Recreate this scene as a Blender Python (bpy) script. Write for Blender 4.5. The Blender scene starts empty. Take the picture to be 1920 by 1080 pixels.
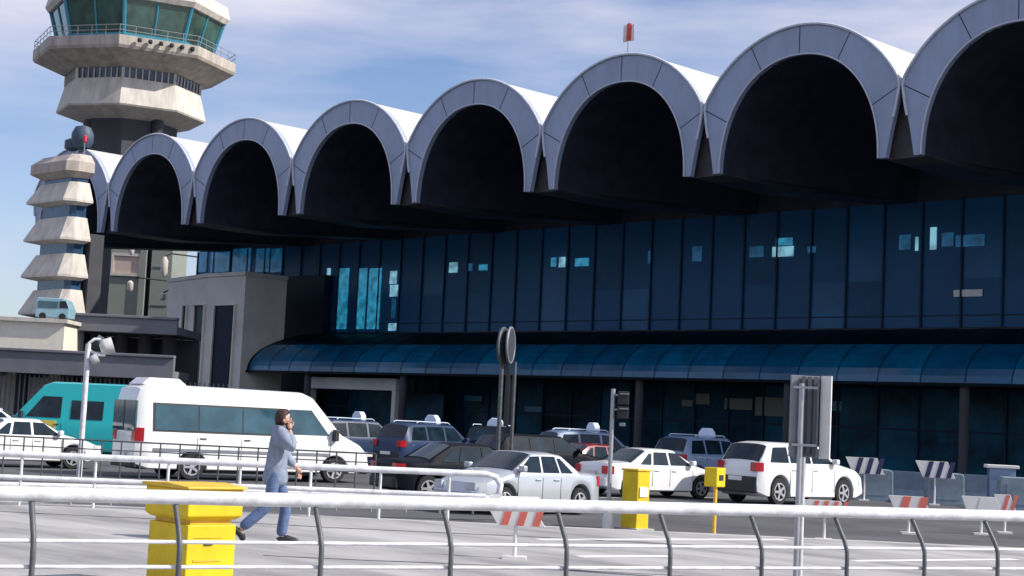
import bpy, bmesh, math, random
from mathutils import Vector, Matrix
R = math.radians
random.seed(7)
scene = bpy.context.scene
COL = scene.collection

# ------------------------------------------------------------------ camera
H = 1.95
YAW, PITCH, ROLL, F = R(44.93), R(4.81), R(-2.75), 3000.0     # focal length in pixels of a 1920 wide picture
fw = Vector((-math.cos(YAW)*math.cos(PITCH), math.sin(YAW)*math.cos(PITCH), math.sin(PITCH)))
r0 = Vector((math.sin(YAW), math.cos(YAW), 0)); u0 = r0.cross(fw)
cr, sr = math.cos(ROLL), math.sin(ROLL)
rt = cr*r0 - sr*u0; up = cr*u0 + sr*r0
cd = bpy.data.cameras.new('camera'); cam = bpy.data.objects.new('camera', cd); COL.objects.link(cam)
cam.matrix_world = Matrix(((rt.x, up.x, -fw.x, 0), (rt.y, up.y, -fw.y, 0), (rt.z, up.z, -fw.z, H), (0, 0, 0, 1)))
cd.sensor_width = 36; cd.lens = 36*F/1920; cd.clip_end = 6000; cd.clip_start = .1
scene.camera = cam

# ------------------------------------------------------------------ world, sun, exposure
SUN_EL = R(38); SUN_V = Vector((.845, .535, 0)).normalized()
w = bpy.data.worlds.new('World'); scene.world = w; w.use_nodes = True
nt = w.node_tree; bg = nt.nodes['Background']
sky = nt.nodes.new('ShaderNodeTexSky'); sky.sky_type = 'NISHITA'; sky.sun_disc = False
sky.sun_elevation = SUN_EL; sky.sun_rotation = math.atan2(SUN_V.x, SUN_V.y)
sky.air_density = 1.0; sky.dust_density = .6; sky.ozone_density = 2.0
tc = nt.nodes.new('ShaderNodeTexCoord')
mp = nt.nodes.new('ShaderNodeMapping'); mp.inputs['Rotation'].default_value = (R(8), 0, R(45)); mp.inputs['Scale'].default_value = (3.0, 3.0, 15.0)
nz = nt.nodes.new('ShaderNodeTexNoise'); nz.inputs['Scale'].default_value = 1.15; nz.inputs['Detail'].default_value = 6; nz.inputs['Roughness'].default_value = .52
rp = nt.nodes.new('ShaderNodeValToRGB'); rp.color_ramp.elements[0].position = .36; rp.color_ramp.elements[1].position = .68
mx = nt.nodes.new('ShaderNodeMix'); mx.data_type = 'RGBA'
mx.inputs['B'].default_value = (5.9, 5.9, 7.0, 1)
ml = nt.nodes.new('ShaderNodeMath'); ml.operation = 'MULTIPLY'; ml.inputs[1].default_value = .8
L_ = nt.links.new
L_(tc.outputs['Generated'], mp.inputs['Vector']); L_(mp.outputs['Vector'], nz.inputs['Vector'])
L_(nz.outputs['Fac'], rp.inputs['Fac']); L_(rp.outputs['Color'], ml.inputs[0]); L_(ml.outputs[0], mx.inputs['Factor'])
tn = nt.nodes.new('ShaderNodeMix'); tn.data_type = 'RGBA'; tn.blend_type = 'MULTIPLY'; tn.inputs['Factor'].default_value = 1
tn.inputs['B'].default_value = (.93, .94, 1.10, 1)
sx_ = nt.nodes.new('ShaderNodeSeparateXYZ'); mr_ = nt.nodes.new('ShaderNodeMapRange'); mr_.inputs['From Min'].default_value = .14; mr_.inputs['From Max'].default_value = .27
mr_.inputs['To Min'].default_value = .5; mr_.inputs['To Max'].default_value = 1.5
m2 = nt.nodes.new('ShaderNodeMath'); m2.operation = 'MULTIPLY'; m2.use_clamp = True
L_(tc.outputs['Generated'], sx_.inputs[0]); L_(sx_.outputs['Z'], mr_.inputs['Value']); L_(mr_.outputs[0], m2.inputs[1]); L_(ml.outputs[0], m2.inputs[0]); L_(m2.outputs[0], mx.inputs['Factor'])
L_(sky.outputs['Color'], tn.inputs['A']); L_(tn.outputs['Result'], mx.inputs['A']); L_(mx.outputs['Result'], bg.inputs['Color'])
bg.inputs['Strength'].default_value = .114
sd = bpy.data.lights.new('sun', 'SUN'); sd.energy = 4.9; sd.angle = R(.5); sd.color = (1, .95, .86)
so = bpy.data.objects.new('sun', sd); COL.objects.link(so)
sv = Vector((SUN_V.x*math.cos(SUN_EL), SUN_V.y*math.cos(SUN_EL), math.sin(SUN_EL)))
so.rotation_euler = sv.to_track_quat('Z', 'Y').to_euler(); so.location = (20, 0, 60)
scene.view_settings.view_transform = 'Standard'; scene.view_settings.look = 'None'
scene.view_settings.exposure = .2; scene.view_settings.gamma = 1

# ------------------------------------------------------------------ placement helpers: survey points read off the photograph
def ray(px, py): return rt*((px-960)/F) + up*((540-py)/F) + fw
def at_z(px, py, z=0.0):
    d = ray(px, py); k = (z-H)/d.z; return Vector((0, 0, H)) + d*k
def at_y(px, py, Y):
    d = ray(px, py); return Vector((0, 0, H)) + d*(Y/d.y)
def at_d(px, py, D): return Vector((0, 0, H)) + ray(px, py)*D
def gnd(px, D, z=0.0):
    "ground point at depth D in the picture column px (iterates because of the roll)"
    py = 900
    for i in range(8):
        p = at_d(px, py, D); py += (p.z-z)*F/D
    p = at_d(px, py, D); return Vector((p.x, p.y, z))

# ------------------------------------------------------------------ materials
def mat(name, col, rough=.6, metal=0.0, var=.12, scale=3.0, bump=0.0, bscale=40, spec=.5, stretch=None, coat=0, col2=None, rot=0, obj=False):
    m = bpy.data.materials.new(name); m.use_nodes = True; n = m.node_tree; b = n.nodes['Principled BSDF']
    b.inputs['Roughness'].default_value = rough; b.inputs['Metallic'].default_value = metal
    b.inputs['Specular IOR Level'].default_value = spec; b.inputs['Coat Weight'].default_value = coat
    t = n.nodes.new('ShaderNodeTexCoord'); mp = n.nodes.new('ShaderNodeMapping')
    n.links.new(t.outputs['Object'], mp.inputs['Vector']); mp.inputs['Rotation'].default_value[2] = rot
    if stretch: mp.inputs['Scale'].default_value = stretch
    z = n.nodes.new('ShaderNodeTexNoise'); z.inputs['Scale'].default_value = scale; z.inputs['Detail'].default_value = 7; z.inputs['Roughness'].default_value = .6
    n.links.new(mp.outputs['Vector'], z.inputs['Vector'])
    rr = n.nodes.new('ShaderNodeValToRGB'); rr.color_ramp.elements[0].position = .3; rr.color_ramp.elements[1].position = .7
    a = [c*(1-var) for c in col]; c2 = col2 if col2 else [min(1, c*(1+var)) for c in col]
    rr.color_ramp.elements[0].color = (*a, 1); rr.color_ramp.elements[1].color = (*c2, 1)
    n.links.new(z.outputs['Fac'], rr.inputs['Fac']); n.links.new(rr.outputs['Color'], b.inputs['Base Color'])
    if bump:
        z2 = n.nodes.new('ShaderNodeTexNoise'); z2.inputs['Scale'].default_value = bscale; z2.inputs['Detail'].default_value = 4
        n.links.new(mp.outputs['Vector'], z2.inputs['Vector'])
        bp = n.nodes.new('ShaderNodeBump'); bp.inputs['Strength'].default_value = bump; bp.inputs['Distance'].default_value = .02
        n.links.new(z2.outputs['Fac'], bp.inputs['Height']); n.links.new(bp.outputs['Normal'], b.inputs['Normal'])
    return m
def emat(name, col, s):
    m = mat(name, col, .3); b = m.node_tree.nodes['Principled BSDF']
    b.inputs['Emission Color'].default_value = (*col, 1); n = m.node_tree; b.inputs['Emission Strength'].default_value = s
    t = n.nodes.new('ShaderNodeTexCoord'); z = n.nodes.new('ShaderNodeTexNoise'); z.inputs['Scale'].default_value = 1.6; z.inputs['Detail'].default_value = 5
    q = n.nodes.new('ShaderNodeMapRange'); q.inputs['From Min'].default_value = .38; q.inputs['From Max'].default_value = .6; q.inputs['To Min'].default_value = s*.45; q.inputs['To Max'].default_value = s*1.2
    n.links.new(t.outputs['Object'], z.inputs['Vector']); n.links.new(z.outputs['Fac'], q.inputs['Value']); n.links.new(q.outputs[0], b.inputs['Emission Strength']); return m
VA = YAW - R(90)
M = dict(
 asphalt=mat('asphalt', (.085, .085, .092), .9, var=.35, scale=.35, bump=.5, bscale=60),
 concrete_ground=mat('concrete_ground', (.30, .295, .30), .85, var=.40, scale=.75, bump=.25, bscale=30, stretch=(.30, 1.1, 1), rot=-R(45), col2=(.48, .47, .46)),
 kerb=mat('kerb_stone', (.42, .41, .40), .85, var=.2, scale=2, bump=.3),
 tar=mat('tar_joint', (.10, .095, .10), .9, var=.5, scale=6),
 paint=mat('road_paint', (.78, .78, .76), .7, var=.15, scale=5),
 rim=mat('arch_band_metal', (.28, .33, .46), .45, var=.14, scale=.9, stretch=(1, 1, .3)),
 rimedge=mat('arch_edge_trim', (.5, .53, .6), .4),
 roof=mat('white_roof_sheet', (.66, .65, .60), .5, var=.18, scale=.9, stretch=(1, .12, 1)),
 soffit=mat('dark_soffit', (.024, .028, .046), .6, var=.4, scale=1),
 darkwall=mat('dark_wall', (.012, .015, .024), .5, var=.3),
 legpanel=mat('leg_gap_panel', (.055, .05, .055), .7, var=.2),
 glass=mat('facade_glass', (.018, .10, .235), .35, var=.12, scale=.25, spec=.15),
 glassb=mat('facade_glass_blue', (.014, .115, .27), .28, var=.2, scale=.4, spec=.2), glassc=mat('facade_glass_dim', (.022, .090, .20), .42, var=.2, scale=.4, spec=.15),
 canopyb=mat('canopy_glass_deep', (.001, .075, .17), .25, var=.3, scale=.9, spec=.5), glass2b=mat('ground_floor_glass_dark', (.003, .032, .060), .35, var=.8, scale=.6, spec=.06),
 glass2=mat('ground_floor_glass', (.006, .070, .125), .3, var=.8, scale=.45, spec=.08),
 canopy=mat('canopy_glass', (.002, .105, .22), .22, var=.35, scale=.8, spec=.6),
 canopyd=mat('canopy_dark_reflection', (.001, .006, .013), .5, var=.3, scale=1, spec=.08),  # dark soffit reflection put into the colour, shared by end and ribs
 mull=mat('mullion_metal', (.010, .032, .075), .5, spec=.2),
 pav=mat('pavilion_render', (.66, .64, .62), .8, var=.1, scale=.7, bump=.15),
 pavb=mat('pavilion_side_render', (.78, .73, .64), .8, var=.1, scale=.7, bump=.15),
 dglass=mat('dark_window_glass', (.006, .016, .040), .4, var=.3, spec=.08),
 lit=emat('daylight_glow_blue', (.03, .28, .45), .55), glow2=emat('daylight_glow_pale', (.22, .5, .62), .6), glow3=emat('daylight_glow_dim', (.01, .1, .22), .4),  # emission stands in for daylight seen through the glass
 conc=mat('tower_concrete', (.42, .37, .325), .85, var=.3, scale=1.3, bump=.3, bscale=8, stretch=(1, 1, .18)),
 concw=mat('tower_white_concrete', (.54, .50, .45), .8, var=.22, scale=1.5, bump=.2, bscale=8, stretch=(1, 1, .18)),
 concd=mat('dark_concrete', (.055, .055, .065), .85, var=.25, scale=.4),
 concg=mat('grey_green_concrete', (.23, .25, .22), .85, var=.12, scale=.25),
 pink=mat('pinkish_panel', (.55, .42, .36), .8, var=.1),
 cabglass=mat('green_cab_glass', (.03, .075, .06), .08, var=.7, scale=.5, spec=.8),
 teal=mat('teal_frame', (.03, .22, .32), .4), bandwin=mat('band_window', (.03, .07, .14), .12, var=.5, scale=1.2),
 steel=mat('white_tube', (.66, .66, .69), .42, var=.25, scale=5, bump=.1), dsteel=mat('dark_post_steel', (.085, .09, .10), .5, var=.3, scale=9),
 gsteel=mat('galvanised_steel', (.36, .37, .40), .45, metal=.5, var=.15), blackm=mat('black_metal', (.012, .012, .016), .5),
 yellow=mat('yellow_paint', (.72, .50, .003), .6, var=.16, scale=3), yelloww=mat('worn_yellow_paint', (.72, .45, .03), .55, var=.15, scale=6),
 white=mat('white_car_paint', (.80, .80, .80), .28, var=.03, coat=.5), silver=mat('silver_car_paint', (.50, .53, .57), .3, metal=.4, var=.04, coat=.6),
 tealcar=mat('teal_car_paint', (.0, .42, .44), .3, var=.04, coat=.5), navycar=mat('navy_car_paint', (.02, .04, .10), .38, var=.05, coat=.1, spec=.25),
 bluecar=mat('pale_blue_car_paint', (.20, .28, .42), .3, var=.05, coat=.5), greycar=mat('dark_grey_car_paint', (.06, .06, .075), .25, coat=.6), redcar=mat('maroon_car_paint', (.22, .02, .03), .25, coat=.6),
 blackcar=mat('black_car_paint', (.006, .008, .014), .5, coat=0, spec=.1),
 carglass=mat('car_glass', (.010, .022, .034), .12, var=.6, scale=2, spec=.3), vanglass=mat('van_glass', (.03, .085, .115), .06, var=.4, scale=1.2, spec=.9),
 tyre=mat('tyre_rubber', (.018, .018, .02), .85), rimm=mat('alloy_wheel', (.50, .50, .53), .35, metal=.5), plast=mat('black_plastic', (.025, .026, .03), .6),
 red=mat('red_paint', (.62, .06, .05), .5), redl=mat('tail_lamp_red', (.45, .01, .02), .2), headl=mat('headlamp_glass', (.6, .62, .65), .1),
 bconc=mat('barrier_concrete', (.20, .26, .32), .85, var=.2, scale=2, bump=.3), bwhite=mat('board_white', (.74, .72, .70), .6, var=.1),
 bred=mat('board_red', (.70, .16, .12), .6, var=.15), bdark=mat('board_dark_blue', (.03, .03, .10), .6),
 cream=mat('cream_wall', (.72, .68, .58), .85, var=.08), deck=mat('deck_concrete', (.16, .16, .185), .85, var=.2, scale=.4, bump=.3),
 sticker=mat('yellow_sticker', (.75, .58, .10), .5, var=.2, scale=20), jean=mat('blue_denim', (.10, .15, .28), .9, var=.25, scale=14, bump=.3),
 jacket=mat('grey_jacket_cloth', (.22, .26, .34), .9, var=.28, scale=9, bump=.5, bscale=20), skin=mat('skin', (.55, .30, .22), .55, var=.08), hair=mat('brown_hair', (.045, .018, .014), .7, var=.4, scale=40),
 shoe=mat('black_shoe_leather', (.015, .015, .02), .5), sole=mat('white_sole', (.6, .6, .6), .7),
 label=mat('white_label', (.8, .8, .8), .5), signface=mat('sign_back_grey', (.21, .22, .25), .5, metal=.2, var=.12, scale=3),
 signdark=mat('sign_dark_channel', (.05, .055, .07), .5), sblue=mat('light_blue_glass', (.25, .42, .50), .15),
 taxisign=mat('pale_taxi_sign_plastic', (.62, .72, .85), .4), radar=mat('radar_blue_grey', (.05, .08, .12), .6), redlamp=mat('red_beacon', (.7, .03, .05), .4),
)

# ------------------------------------------------------------------ mesh builder
class MB:
    def __init__(s): s.v = []; s.f = []; s.mi = []; s.m = 0
    def add(s, vs, fs, m=None):
        o = len(s.v); s.v += [tuple(v) for v in vs]; s.f += [tuple(i+o for i in f) for f in fs]; s.mi += [s.m if m is None else m]*len(fs); return s
    def box(s, a, b, m=None):
        (x0, y0, z0), (x1, y1, z1) = a, b
        return s.add([(x0, y0, z0), (x1, y0, z0), (x1, y1, z0), (x0, y1, z0), (x0, y0, z1), (x1, y0, z1), (x1, y1, z1), (x0, y1, z1)],
              [(0, 3, 2, 1), (4, 5, 6, 7), (0, 1, 5, 4), (1, 2, 6, 5), (2, 3, 7, 6), (3, 0, 4, 7)], m)
    def obox(s, c, ex, ey, ez, m=None):
        c, ex, ey, ez = Vector(c), Vector(ex), Vector(ey), Vector(ez)
        vs = [c+sx*ex+sy*ey+sz*ez for sz in (-1, 1) for sx, sy in ((-1, -1), (1, -1), (1, 1), (-1, 1))]
        return s.add(vs, [(0, 3, 2, 1), (4, 5, 6, 7), (0, 1, 5, 4), (1, 2, 6, 5), (2, 3, 7, 6), (3, 0, 4, 7)], m)
    def tube(s, pts, r, n=10, caps=True, m=None):
        pts = [Vector(p) for p in pts]; k = len(pts); rr = r if isinstance(r, (list, tuple)) else [r]*k
        rings = []; ref = None
        for i, p in enumerate(pts):
            t = (pts[min(i+1, k-1)]-pts[max(i-1, 0)]).normalized()
            if ref is None: ref = Vector((0, 0, 1)) if abs(t.z) < .9 else Vector((1, 0, 0))
            a = (ref-t*ref.dot(t)).normalized(); b = t.cross(a); ref = a
            rings.append([p+(a*math.cos(2*math.pi*j/n)+b*math.sin(2*math.pi*j/n))*rr[i] for j in range(n)])
        vs = [v for g in rings for v in g]
        fs = [(i*n+j, i*n+(j+1) % n, (i+1)*n+(j+1) % n, (i+1)*n+j) for i in range(k-1) for j in range(n)]
        if caps: fs += [tuple(range(n-1, -1, -1)), tuple((k-1)*n+j for j in range(n))]
        return s.add(vs, fs, m)
    def lathe(s, prof, n=24, c=(0, 0, 0), a0=0, sx=1, sy=1, m=None, rot=0, caps=True):
        vs = []
        for r, z in prof:
            for j in range(n):
                a = a0+2*math.pi*j/n; x, y = r*math.cos(a)*sx, r*math.sin(a)*sy
                vs.append((c[0]+x*math.cos(rot)-y*math.sin(rot), c[1]+x*math.sin(rot)+y*math.cos(rot), c[2]+z))
        k = len(prof)
        fs = [(i*n+j, i*n+(j+1) % n, (i+1)*n+(j+1) % n, (i+1)*n+j) for i in range(k-1) for j in range(n)]
        if caps: fs += [tuple(range(n-1, -1, -1)), tuple((k-1)*n+j for j in range(n))]
        return s.add(vs, fs, m)
    def prism(s, poly, a, b, axis='y', m=None):
        "extrude a 2D polygon; axis y: poly in (x,z); axis z: poly in (x,y)"
        n = len(poly)
        def P(p, t): return (p[0], t, p[1]) if axis == 'y' else ((t, p[0], p[1]) if axis == 'x' else (p[0], p[1], t))
        return s.add([P(p, a) for p in poly]+[P(p, b) for p in poly],
              [tuple(range(n-1, -1, -1)), tuple(range(n, 2*n))]+[(i, (i+1) % n, n+(i+1) % n, n+i) for i in range(n)], m)
    def build(s, name, mats, parent=None, smooth=None, bevel=0, loc=None, rotz=0, fixn=True):
        me = bpy.data.meshes.new(name); me.from_pydata(s.v, [], s.f)
        for mm in (mats if isinstance(mats, (list, tuple)) else [mats]): me.materials.append(M[mm])
        me.polygons.foreach_set('material_index', s.mi)
        if fixn:
            bm = bmesh.new(); bm.from_mesh(me); bmesh.ops.recalc_face_normals(bm, faces=bm.faces); bm.to_mesh(me); bm.free()
        if smooth:
            me.shade_smooth(); me.set_sharp_from_angle(angle=R(smooth))
        me.update()
        o = bpy.data.objects.new(name, me); COL.objects.link(o)
        if bevel:
            bv = o.modifiers.new('bevel', 'BEVEL'); bv.width = bevel; bv.segments = 2; bv.limit_method = 'ANGLE'
        if loc is not None: o.location = loc
        o.rotation_euler.z = rotz
        if parent: o.parent = parent
        return o
def tag(o, label=None, cat=None, group=None, kind=None):
    if label: o['label'] = label
    if cat: o['category'] = cat
    if group: o['group'] = group
    if kind: o['kind'] = kind
    return o
def thing(name, loc, rz, label, cat, group=None):
    o = bpy.data.objects.new(name, None); COL.objects.link(o); o.location = loc; o.rotation_euler.z = rz; o.empty_display_size = .3
    return tag(o, label, cat, group)
def copy_tree(o, parent=None):
    c = o.copy(); COL.objects.link(c); c.parent = parent
    for ch in list(o.children): copy_tree(ch, c)
    return c

# ------------------------------------------------------------------ ground
g = MB(); g.add([(-1500, -900, 0), (900, -900, 0), (900, 1800, 0), (-1500, 1800, 0)], [(0, 1, 2, 3)]); tag(g.build('ground', 'asphalt'), kind='structure')
fh = Vector((fw.x, fw.y, 0)).normalized(); rh = Vector((rt.x, rt.y, 0)).normalized()
def G2(lat, dep, z=0): return rh*lat + fh*dep + Vector((0, 0, z))
PZ = .12
pv = MB(); a = [G2(-40, 27.6), G2(60, 31), G2(60, -12), G2(-40, -12)]
pv.prism([(p.x, p.y) for p in a], .004, PZ, 'z'); tag(pv.build('pavement', 'concrete_ground'), kind='structure')
kb = MB(); d = (a[1]-a[0]).normalized(); n_ = Vector((-d.y, d.x, 0))
kb.obox((a[0]+a[1])/2+n_*.13+Vector((0, 0, .064)), d*50.2, n_*.125, (0, 0, .060)); tag(kb.build('kerb', 'kerb', bevel=.02), kind='structure')
pm = MB()
for x0, y0, x1, y1, wd in ((1085, 1044, 1255, 1043, .14), (1600, 1052, 1905, 1049, .12), (560, 1046, 905, 1050, .0), (1010, 1012, 1475, 1012, .16)):
    if wd:
        p, q = at_z(x0, y0, PZ), at_z(x1, y1, PZ); e = (q-p).normalized(); nn = Vector((-e.y, e.x, 0))*wd
        pm.add([Vector((v.x, v.y, PZ+.004)) for v in (p-nn, q-nn, q+nn, p+nn)], [(0, 1, 2, 3)])
tag(pm.build('pavement_marking', 'paint'), kind='structure')
pm = MB()
for k in range(9):      # bay lines on the asphalt of the taxi rank
    p = Vector((-62+k*4.6, 33.5, .004))
    pm.add([p, p+Vector((.12, 0, 0)), p+Vector((.12, 5.2, 0)), p+Vector((0, 5.2, 0))], [(0, 1, 2, 3)])
tag(pm.build('parking_bay_marking', 'paint'), kind='structure')

jm = MB()      # sealed joints and tar repairs across the concrete
for dep, l0, l1, wd in ((26.2, -12, 4, .05), (20.6, -3, 8, .04), (17.6, 1, 9, .09)):
    n = int((l1-l0)*3); P = []
    for i in range(n+1):
        l = l0+(l1-l0)*i/n; c = dep+.06*math.sin(l*1.3+dep)+random.uniform(-.02, .02); k = wd*(.5+random.random())
        P += [G2(l, c-k, PZ+.004), G2(l, c+k, PZ+.004)]
    jm.add(P, [(2*i, 2*i+2, 2*i+3, 2*i+1) for i in range(n)])
tag(jm.build('pavement_joint', 'tar'), kind='structure')
# ------------------------------------------------------------------ terminal
W, X0, D = 10.0, -94.04, 55.47
ZJ, ZA, ZI, ZB = 16.35, 19.36, 18.10, 13.30
GLY = D+16.5            # upper glass wall
BACK = D+34
T = thing('terminal_building', (X0+30, GLY, 0), 0, 'long dark glass airport terminal under a row of grey arched vaults', 'building')
def TP(o):   # parent to the terminal, keeping world placement
    o.parent = T; o.location = Vector(o.location) - T.location; return o
Rr = (4.95**2+(ZA-ZJ)**2)/(2*(ZA-ZJ)); zc = ZA-Rr
def outer(n=24):
    amax = math.asin(4.95/Rr); return [(Rr*math.sin(-amax+2*amax*i/n), zc+Rr*math.cos(-amax+2*amax*i/n)) for i in range(n+1)]
def inner(n=32, aw=4.02, zb=ZB, zt=ZI):
    o = []
    for i in range(n+1):
        t = math.pi*i/n; c, s_ = math.cos(t), math.sin(t)
        o.append((-aw*math.copysign(abs(c)**.93, c), zb+(zt-zb)*abs(s_)**.93))
    return o
vault_src = None
for k in range(-1, 8):
    xc = X0+(k+.5)*W
    bk = 20 if k < 1 else 34
    oc = outer(); s = MB()          # roof shell, thin and hollow
    n = len(oc); y0, y1 = D+.27, D+bk
    oi = [(x*.975, z-.16) for x, z in oc]
    s.add([(x, y0, z) for x, z in oc]+[(x, y1, z) for x, z in oc]+[(x, y0, z) for x, z in oi]+[(x, y1, z) for x, z in oi],
          [(i, i+1, n+i+1, n+i) for i in range(n-1)]+[(2*n+i, 3*n+i, 3*n+i+1, 2*n+i+1) for i in range(n-1)]+
          [(i, 2*n+i, 2*n+i+1, i+1) for i in range(n-1)]+[(n+i, n+i+1, 3*n+i+1, 3*n+i) for i in range(n-1)]+[(0, n, 3*n, 2*n), (n-1, 3*n-1, 4*n-1, 2*n-1)])
    v = TP(s.build('vault', 'roof', smooth=30, fixn=True, loc=(xc, 0, 0)))
    # front band : closed strip between outer outline (with legs) and inner curve
    leg_o = [(-4.36, ZB), (-4.56, ZB+1.1), (-4.80, ZB+2.1)]
    O = leg_o+oc+[(-x, z) for x, z in leg_o[::-1]]
    # resample both outlines to the same count, matched by arc parameter
    def resample(P, m):
        L = [0]
        for p, q in zip(P, P[1:]): L.append(L[-1]+math.hypot(q[0]-p[0], q[1]-p[1]))
        out = []
        for i in range(m+1):
            t = L[-1]*i/m; j = 0
            while j < len(L)-2 and L[j+1] < t: j += 1
            f_ = (t-L[j])/(L[j+1]-L[j]) if L[j+1] > L[j] else 0
            out.append((P[j][0]+(P[j+1][0]-P[j][0])*f_, P[j][1]+(P[j+1][1]-P[j][1])*f_))
        return out
    m_ = 56; RO = resample(O, m_); RI = resample(inner(64), m_)
    b = MB(); ya, yb = D, D+.26
    b.add([(x, ya, z) for x, z in RO]+[(x, ya, z) for x, z in RI]+[(x, yb, z) for x, z in RO]+[(x, yb, z) for x, z in RI],
          [f for i in range(m_) for f in ((i, m_+1+i, m_+2+i, i+1), (i, i+1, 2*(m_+1)+i+1, 2*(m_+1)+i), (m_+1+i, 3*(m_+1)+i, 3*(m_+1)+i+1, m_+2+i), (2*(m_+1)+i, 2*(m_+1)+i+1, 3*(m_+1)+i+1, 3*(m_+1)+i))]
          + [(0, 2*(m_+1), 3*(m_+1), m_+1), (m_, 2*m_+1, 4*m_+3, 3*m_+2)])
    for i in (9, 20, 28, 36, 47):       # joints between the cladding panels
        p, q = Vector((RO[i][0], D-.004, RO[i][1])), Vector((RI[i][0], D-.004, RI[i][1])); t = (q-p).normalized(); nn = Vector((t.z, 0, -t.x))*.022
        b.add([p-nn, p+nn, q+nn, q-nn], [(0, 1, 2, 3)], 1)
    b.build('arch_rim', ['rim', 'mull'], v, smooth=40)
    e = MB()                                    # pale trim along both edges
    e.tube([(x, D-.03, z+.02) for x, z in RO[5:-5]], .07, 6); e.tube([(x, D-.03, z) for x, z in RI], .045, 6)
    e.build('edge_trim', 'rimedge', v, smooth=60)
    # soffit tunnel behind the opening, its foot rising a little toward the glass
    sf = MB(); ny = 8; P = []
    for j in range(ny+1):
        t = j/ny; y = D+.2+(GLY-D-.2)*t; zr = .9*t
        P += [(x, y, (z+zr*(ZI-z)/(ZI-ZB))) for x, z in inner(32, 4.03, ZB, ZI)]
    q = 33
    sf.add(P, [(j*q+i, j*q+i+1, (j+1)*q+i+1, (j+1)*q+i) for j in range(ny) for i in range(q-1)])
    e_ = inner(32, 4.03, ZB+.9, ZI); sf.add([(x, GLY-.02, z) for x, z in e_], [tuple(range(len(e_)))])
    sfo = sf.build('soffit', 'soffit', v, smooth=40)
    # beam between two legs: fills the V gap at the junction, runs back to the glass
    for sx in ((-1, 1) if k == -1 else (1,)):
        lb = MB()
        x0_ = 5*sx
        lb.prism([(x0_-.97, ZB+.02), (x0_+.97, ZB+.02), (x0_+.10, ZJ-.1), (x0_-.10, ZJ-.1)], D+.56, D+2.2, 'y', 0)
        lb.prism([(x0_-.97, ZB), (x0_+.97, ZB), (x0_+.3, ZJ-.3), (x0_-.3, ZJ-.3)], D+2.2, D+6, 'y', 1)
        vs = []
        for y, z in ((D+6, ZB), (GLY+.2, ZB+.9)):
            vs += [(x0_-.97, y, z), (x0_+.97, y, z), (x0_+.3, y, ZJ-.3), (x0_-.3, y, ZJ-.3)]
        lb.add(vs, [(0, 1, 5, 4), (1, 2, 6, 5), (2, 3, 7, 6), (3, 0, 4, 7), (0, 3, 2, 1), (4, 5, 6, 7)], 1)
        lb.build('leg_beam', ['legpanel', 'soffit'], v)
# upper glass wall
xl = at_y(372, 490, GLY).x; xr = X0+8.5*W; z0, z1 = 7.75, ZB+1.0
nb = int((xr-xl)/2.2); dx = (xr-xl)/nb
gw = MB()
for i in range(nb):
    for za, zb_ in ((z0, 10.2), (10.2, z1)):
        j = [random.uniform(-.012, .012) for _ in range(4)]
        gw.add([(xl+i*dx, GLY+j[0], za), (xl+(i+1)*dx, GLY+j[1], za), (xl+(i+1)*dx, GLY+j[2], zb_), (xl+i*dx, GLY+j[3], zb_)], [(0, 1, 2, 3)], random.choice((0, 0, 0, 1, 2)))
TP(gw.build('glass_wall', ['glass', 'glassb', 'glassc'], fixn=False))
mu = MB()
for i in range(nb+1): mu.box((xl+i*dx-.05, GLY-.12, z0), (xl+i*dx+.05, GLY-.02, z1))
for z in (8.35,): mu.box((xl, GLY-.05, z-.03), (xr, GLY-.016, z+.03))
TP(mu.build('mullion_grid', 'mull'))
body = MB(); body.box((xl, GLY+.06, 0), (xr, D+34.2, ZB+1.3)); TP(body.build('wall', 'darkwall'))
# opaque bright panes, most glowing in place of daylight seen through the glass
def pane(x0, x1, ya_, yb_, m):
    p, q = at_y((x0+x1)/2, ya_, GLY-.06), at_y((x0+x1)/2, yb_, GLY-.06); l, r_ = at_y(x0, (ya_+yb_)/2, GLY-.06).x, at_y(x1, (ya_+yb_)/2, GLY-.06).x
    b = MB(); b.box((l, GLY-.07, q.z), (r_, GLY-.05, p.z)); TP(b.build('bright_pane', m))
for x0, x1, m in ((610, 617, 'glow2'), (634, 652, 'lit'), (670, 686, 'lit'), (690, 713, 'lit')): pane(x0, x1, 503, 617, m)
pane(731, 744, 508, 532, 'glow2'); pane(731, 746, 534, 556, 'glow2'); pane(734, 742, 560, 596, 'glow3'); pane(728, 744, 606, 620, 'glow2')
for x0, x1 in ((373, 388), (395, 430), (436, 470), (480, 505), (508, 528)): pane(x0, x1, 466, 510, 'glow3')
for x0, x1, a_, b_, m in ((842, 858, 492, 511, 'glow2'), (876, 886, 494, 508, 'glow3'), (898, 914, 496, 507, 'lit'), (1033, 1043, 483, 500, 'lit'), (1048, 1060, 482, 501, 'glow2'), (1078, 1104, 484, 499, 'lit'),
     (1215, 1222, 470, 494, 'glow3'), (1298, 1316, 462, 490, 'glow3'), (1448, 1488, 462, 481, 'glow2'), (1455, 1486, 446, 460, 'lit'), (1405, 1432, 462, 482, 'glow3'),
     (1514, 1530, 462, 474, 'glow3'), (1686, 1708, 440, 468, 'glow3'), (1716, 1722, 444, 470, 'glow2'), (1744, 1756, 426, 468, 'glow2'), (1766, 1788, 436, 462, 'glow3'), (1792, 1846, 440, 462, 'glow3'), (1788, 1842, 543, 556, 'label')):
    pane(x0, x1, a_, b_, m)
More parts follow.
